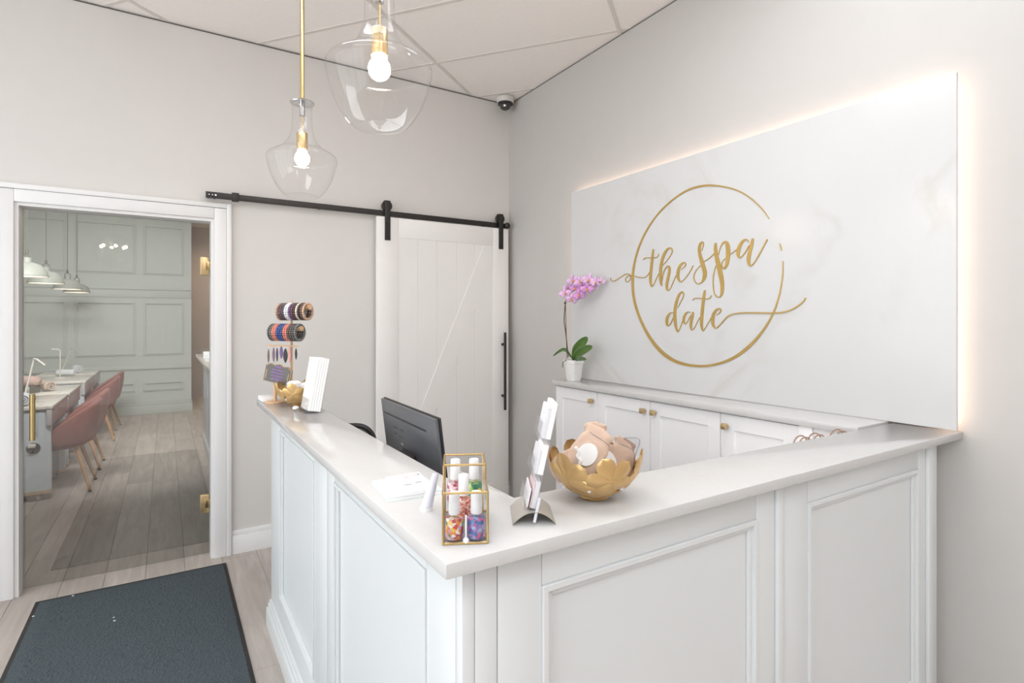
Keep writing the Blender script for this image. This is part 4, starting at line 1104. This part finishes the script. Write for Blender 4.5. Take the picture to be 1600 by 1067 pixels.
for (x, y, w, h_) in ((628, 744, 10, 5), (640, 741, 9, 4), (631, 757, 12, 1.4), (648, 753, 10, 1.4), (650, 740, 4, 2)):
    pz = CT + .0161
    cs_ = [at(a, c, z=pz) for a, c in ((x, y), (x + w, y - w * .12), (x + w + h_, y + h_ - w * .12), (x + h_, y + h_))]
    B().prism([(c.x, c.y) for c in cs_], pz - .0004, pz + .0002).out('print', 'paper_pink' if h_ > 3 else 'paper_grey', bk, True)

# ------------------------------------------------------------------ far end of the counter
# brochures leaning in a clear rack
rk = thing('brochure_rack', 'clear rack of tall white brochures at the far end of the counter', 'rack', (.535, 2.54, CT))
lean2 = .17
U2 = (Z_ * math.cos(lean2) + Vector((1, 0, 0)) * math.sin(lean2)); N2 = Vector((-math.cos(lean2), 0, math.sin(lean2)))
MR = frame_axes((.568, 2.468, CT + .004), (0, 1, 0), U2, N2)
B().box(0, .155, 0, .17, -.004, -.0015, M=MR).box(0, .155, -.001, .0015, -.004, .056, M=MR).box(0, .155, .0015, .05, .053, .056, M=MR).out('holder', 'thin_acrylic', rk, True)
B().box(.498, .585, 2.466, 2.625, CT + .0006, CT + .003).out('base_plate', 'thin_acrylic', rk, True)
for k in range(5):
    n0 = .0005 + k * .0104
    o = B().box(.002, .152, .002, .232 - .001 * k, n0, n0 + .0095, bev=.0005, seg=1, M=MR).out('brochure', 'paper_white')
    tag(o, ('rearmost white brochure in the clear rack', 'second white brochure from the back of the clear rack', 'middle white brochure in the clear rack', 'second white brochure from the front of the clear rack', 'frontmost white brochure in the clear rack')[k], 'brochure', 'white brochures in the clear rack')

# chalkboard sign on a wooden peg
sg = at(430, 629, z=CT)
cb = thing('chalkboard_sign', 'small chalkboard sign with purple writing on a round wooden foot', 'sign', sg)
B().lathe([(0, 0), (.046, 0), (.047, .003), (.044, .008), (0, .009)], 32, sg).out('foot', 'wood_light', cb, True)
B().cyl(Vector(sg) + Z_ * .008, Vector(sg) + Z_ * .10, .0085, n=12).out('peg', 'wood_light', cb, True)
dS = 2.69
sx = (at(455, 583, d=dS - .05) - at(414, 583, d=dS + .03)); sx.z = 0; SWd = sx.length; sx.normalize()
sn = Vector((sx.y, -sx.x, 0)); sn = -sn if sn.dot(FW) > 0 else sn
roll = -.13
ax_ = sx * math.cos(roll) + Z_ * math.sin(roll); ay_ = (Z_ * math.cos(roll) - sx * math.sin(roll)); ay_ = (ay_ + sn * -.12).normalized(); az_ = ax_.cross(ay_)
MS = frame_axes(at(434, 585.5, d=dS - .01), ax_, ay_, az_)
w2, h2 = SWd / 2, .042
def outline(s):
    pts = [(-w2 * s, -h2 * s), (w2 * s, -h2 * s), (w2 * s, h2 * s * .8)]
    for k in range(1, 12):
        x = w2 * (1 - 2 * k / 12); e = abs(x) / w2
        pts.append((x * s, (h2 * .8 + .014 * (1 - e ** 2) ** .5 + .004 * math.cos(e * 9) * (e < .8)) * s))
    pts.append((-w2 * s, h2 * s * .8)); return pts
B().prism(outline(1.0), -.004, .002, MS).out('frame', 'wood_frame', cb, True)
B().prism(outline(.92), .002, .003, MS).out('slate', 'slate', cb, True)
for k, (z, a) in enumerate(((.036, .026), (.021, .045), (.006, .05), (-.009, .05), (-.024, .045))):
    n = 14; P = [MS @ Vector((-a * .8 + 1.6 * a * i / n, z + .0035 * math.sin(i * 2.4 + k), .0035)) for i in range(n + 1)]
    B().tube(P, .0021, 6).out('chalk_line', 'chalk_purple', cb, True)
for x in (-w2 * .83, w2 * .83):
    B().tube([MS @ Vector((x, -.03, .0035)), MS @ Vector((x, .015, .0035))], .0022, 6).out('chalk_flourish', 'bead_beige', cb, True)

# jewellery tree with two bars of bracelets and one of earrings
jd = 2.775
jb = at(455.5, 625, d=jd); jb.z = CT
jt = thing('jewellery_tree', 'pale wooden jewellery tree holding bracelets and earrings', 'jewellery stand', jb)
B().lathe([(0, 0), (.05, 0), (.052, .004), (.048, .009), (0, .01)], 32, jb).out('foot', 'wood_light', jt, True)
B().cyl(jb + Z_ * .009, Vector((jb.x, jb.y, 1.60)), .0055, n=10).out('post', 'wood_light', jt, True)
axd = (RT * .93 - FW * .36).normalized()
rolls = []
for (px, py) in ((460, 480.5), (447.5, 513)):
    c = at(px, py, d=jd - .03); rolls.append(c)
    B().tube([c - axd * .098, c + axd * .098], .012, 12).out('bracelet_bar', 'wood_light', jt, True)
    B().tube([Vector((jb.x, jb.y, c.z)), c], .005, 8).out('bar_bracket', 'wood_light', jt, True)
ebar = [at(416.5, 539.5, d=jd - .01), at(466, 541, d=jd - .06)]
B().tube(ebar, .0035, 8).out('earring_bar', 'wood_light', jt, True)
top = ['bead_beige', 'bead_brown', 'bead_plum', 'bead_plum', 'bead_white', 'bead_white', 'bead_purple', 'bead_plum', 'bead_maroon', 'bead_cream', 'bead_black', 'bead_brown', 'bead_beige']
low = ['bead_slate', 'bead_grey', 'bead_coral', 'bead_coral', 'bead_navy', 'bead_navy', 'bead_navy', 'bead_coral', 'bead_coral', 'bead_slate', 'bead_brown', 'bead_slate', 'bead_grey']
BR = .038
brm = {}
def bracelet_mesh(m):
    if m not in brm:
        b = B()
        for k in range(22):
            a = 2 * math.pi * k / 22; b.ball((0, BR * math.cos(a), BR * math.sin(a)), .0068, 6, 4)
        brm[m] = b.mesh('bead_bracelet', m, sharp=3)
    return brm[m]
ordn = ('first', 'second', 'third', 'fourth', 'fifth', 'sixth', 'seventh', 'eighth', 'ninth', 'tenth', 'eleventh', 'twelfth', 'thirteenth')
ay2 = Z_.cross(axd).normalized()
for r, (cols, nm) in enumerate(((top, 'upper'), (low, 'lower'))):
    for k, m in enumerate(cols):
        o = bpy.data.objects.new('bead_bracelet', bracelet_mesh(m)); COL.objects.link(o)
        s = (k - 6) * .0139; tw = .08
        o.matrix_world = frame_axes(rolls[r] + axd * s - Z_ * .020, (axd + ay2 * tw).normalized(), (ay2 - axd * tw).normalized(), Z_)
        tag(o, '%s beaded bracelet, %s from the left on the %s display bar' % (m[5:], ordn[k], nm), 'bracelet', 'bead bracelets on the jewellery tree')
ears = [(419.5, 556, 3.5, 22, 'ear_brown', 'slim brown'), (427.5, 554, 5, 23, 'ear_mauve', 'oval mauve'), (433, 554, 3.5, 22, 'ear_dark', 'slim dark beaded'), (439.5, 550.5, 6, 20, 'ear_purple', 'purple diamond'),
        (446, 555.5, 8.5, 23, 'ear_black', 'broad black feather'), (452.5, 554, 5, 25, 'ear_pink', 'pale pink ribbon'), (462.5, 553, 4, 18, 'ear_black', 'slim black')]
for k, (px, py, w, h_, m, lab) in enumerate(ears):
    dd = jd - .01 - .05 * (px - 416.5) / 50
    c = at(px, py, d=dd); t = thing('earring', lab + ' earring hanging on the jewellery tree', 'earring', c, group='earrings on the jewellery tree')
    s = dd / F_PX
    pts = [(w / 2 * s * math.sin(math.pi * v) ** .8 * sg_, (.5 - v) * h_ * s) for sg_ in (1,) for v in [i / 10 for i in range(11)]]
    pts += [(-x, z) for x, z in reversed(pts[1:-1])]
    MJ = frame_axes(c, axd, Z_, ay2 * -1)
    B().prism(pts, -.0015, .0015, MJ).out('drop', m, t, True)
    topz = ebar[0].z + (ebar[1].z - ebar[0].z) * (px - 416.5) / 50
    B().tube([c + Z_ * h_ / 2 * s, Vector((c.x, c.y, topz + .004))], .0009, 6).out('hook', 'chrome', t, True)

# white box and small white bundles near the far bowl
o = B().box(-.028, .028, -.055, .055, 0, .022, bev=.002).out('card_box', 'paper_white'); o.location = (.428, 3.005, CT); o.rotation_euler = (0, 0, .06)
tag(o, 'flat white box at the far corner of the counter behind the chalkboard', 'box')
def scoop(label, loc, r, rz):
    o = B().lathe([(0, 0), (r * .8, .002), (r, r * .4), (r * .95, r * .9), (r * .6, r * 1.15), (0, r * 1.2)], 20).out('soap_ball', 'cap_white'); o.location = loc
    return tag(o, label, 'soap', 'white soaps near the far gold bowl')
scoop('white round soap on the left in the far gold bowl', BF + Vector((-.02, .01, .075)), .036, 0)
scoop('white round soap on the right in the far gold bowl', BF + Vector((.035, -.02, .07)), .034, 0)
q = at(461, 638, z=CT); scoop('little white soap on the counter below the far gold bowl', (q.x - .005, q.y - .04, CT), .014, 0)

# ------------------------------------------------------------------ orchid
pc = Vector((2.29, 2.885, KT))
op = thing('orchid_plant', 'pink orchid with arching spray in a white pot on the cabinets', 'potted plant', pc)
def sq(r, z, n=32, e=4.0):
    return [((abs(math.cos(2 * math.pi * k / n)) ** (2 / e)) * math.copysign(1, math.cos(2 * math.pi * k / n)) * r, (abs(math.sin(2 * math.pi * k / n)) ** (2 / e)) * math.copysign(1, math.sin(2 * math.pi * k / n)) * r, z) for k in range(n)]
pb_ = B(); rings = [sq(.036, 0), sq(.041, .01), sq(.053, .112), sq(.057, .114), sq(.058, .136), sq(.053, .137), sq(.050, .118)]
vv = [Vector(p) + pc for r_ in rings for p in r_]; ff = [tuple(reversed(range(32)))]
for i in range(len(rings) - 1):
    for k in range(32): ff.append((i * 32 + k, i * 32 + (k + 1) % 32, (i + 1) * 32 + (k + 1) % 32, (i + 1) * 32 + k))
pb_._add(vv, ff); pb_.out('pot', 'pot_white', op, True)
pb2 = B()._add([Vector(p) + pc for p in sq(.052, .122)], [tuple(range(32))]); pb2.out('soil', 'soil', op, True)
OX = 2.285
def leaf(p0, pm_, p1, w, m):
    P = catmull([tuple(p0), tuple(pm_), tuple(p1)], 8); n = len(P) - 1
    side = (Vector(p1) - Vector(p0)).cross(-FW).normalized()
    def fn(u, v):
        i = min(int(round(v * n)), n); s = v
        ww = w * (math.sin(math.pi * min(1, .08 + s * .92)) ** .7) * (.55 + .6 * s) * (1 if s < .97 else .6)
        return Vector(P[i]) + side * ((u - .5) * 2 * ww) + FW * (.012 * (1 - (2 * u - 1) ** 2)) * 1
    B().grid(fn, 6, n).out('leaf', m, op, True, solid=.002)
root = pc + Z_ * .13
leaf(root, at(902, 545, X=OX - .01), at(917, 526, X=OX - .01), .037, 'leaf_green')
leaf(root, at(906, 550, X=OX - .02), at(925, 540, X=OX - .03), .034, 'leaf_green')
leaf(root, at(903, 560, X=OX - .04), at(916, 560.5, X=OX - .06), .02, 'leaf_dark')
leaf(root, at(882, 546, X=OX - .01), at(864, 556, X=OX - .03), .013, 'leaf_dark')
st = [at(x, y, X=X) for x, y, X in ((888, 558, OX), (884, 520, OX - .01), (881.5, 500, OX - .01), (883.5, 474, OX - .01), (887, 462, OX), (892, 452, OX), (905, 443, OX + .02), (925, 440, OX + .04), (938, 441, OX + .05))]
B().tube([Vector(q) for q in catmull([tuple(q) for q in st], 5)], .0032, 8).out('flower_stem', 'stem_brown', op, True)
B().tube([at(886, 560, X=OX), at(884.5, 515, X=OX), at(883.5, 474, X=OX - .005)], .0022, 8).out('support_stake', 'stem_brown', op, True)
B().ball(at(883, 473.5, X=OX - .008), .008, 8, 6).out('stake_clip', 'monitor_dark', op, True)
B().tube([at(885, 562, X=OX - .06), at(879.5, 566, X=OX - .065), at(879, 574, X=OX - .062)], .0028, 8).out('air_root', 'leaf_dark', op, True)
blooms = [(883, 458, 2.25, .9, 'orchid_pink'), (895, 438, 2.29, 1.0, 'orchid_pink'), (907, 440, 2.31, .95, 'orchid_pink'), (920, 437.5, 2.30, 1.0, 'orchid_pink'), (917, 451, 2.28, .95, 'orchid_magenta'),
          (893, 467, 2.25, .9, 'orchid_pink'), (905, 461, 2.27, .95, 'orchid_magenta'), (899, 451, 2.30, .9, 'orchid_magenta'), (911, 447, 2.325, .9, 'orchid_magenta'), (889, 450, 2.30, .9, 'orchid_pink'), (924, 446, 2.325, .85, 'orchid_pink'), (900, 463, 2.30, .85, 'orchid_pink'), (931, 441, 2.33, .85, 'orchid_pink'), (939, 439, 2.35, .65, 'orchid_pink')]
rb = random.Random(5)
for (px, py, X, s, m) in blooms:
    c = at(px, py, X=X); s *= 1.28
    az = (-FW + RT * rb.uniform(-.5, .3) + Z_ * rb.uniform(-.35, .1)).normalized()
    up = (Z_ - az * az.z).normalized(); ex_ = up.cross(az)
    M = frame_axes(c, ex_, up, az) @ Matrix.Rotation(rb.uniform(-.35, .35), 4, 'Z')
    b = B()
    for ang, ln, wd in ((90, .034, .016), (0, .037, .026), (180, .037, .026), (218, .032, .015), (322, .032, .015)):
        Mp = M @ Matrix.Rotation(math.radians(ang - 90), 4, 'Z')
        v = []; n = 6; f = []
        for j in range(n + 1):
            t_ = j / n; w = wd * s * math.sin(math.pi * min(1, .1 + .9 * t_)) ** .6 * (1 if j < n else .25)
            for i in range(5):
                u = i / 4 - .5
                v.append(Mp @ Vector((u * 2 * w * .62, ln * s * t_ + .002, .004 * s * (1 - 4 * u * u) + .006 * s * math.sin(t_ * 2.5) + (.002 if ang in (0, 180) else 0))))
        for j in range(n):
            for i in range(4): f.append((j * 5 + i, j * 5 + i + 1, (j + 1) * 5 + i + 1, (j + 1) * 5 + i))
        b._add(v, f)
    fo = b.out('blossom', m, op, True, solid=.001)
    B().ball(M @ Vector((0, -.004 * s, .010 * s)), .0068 * s, 8, 6).out('lip', 'orchid_lip', fo, True)
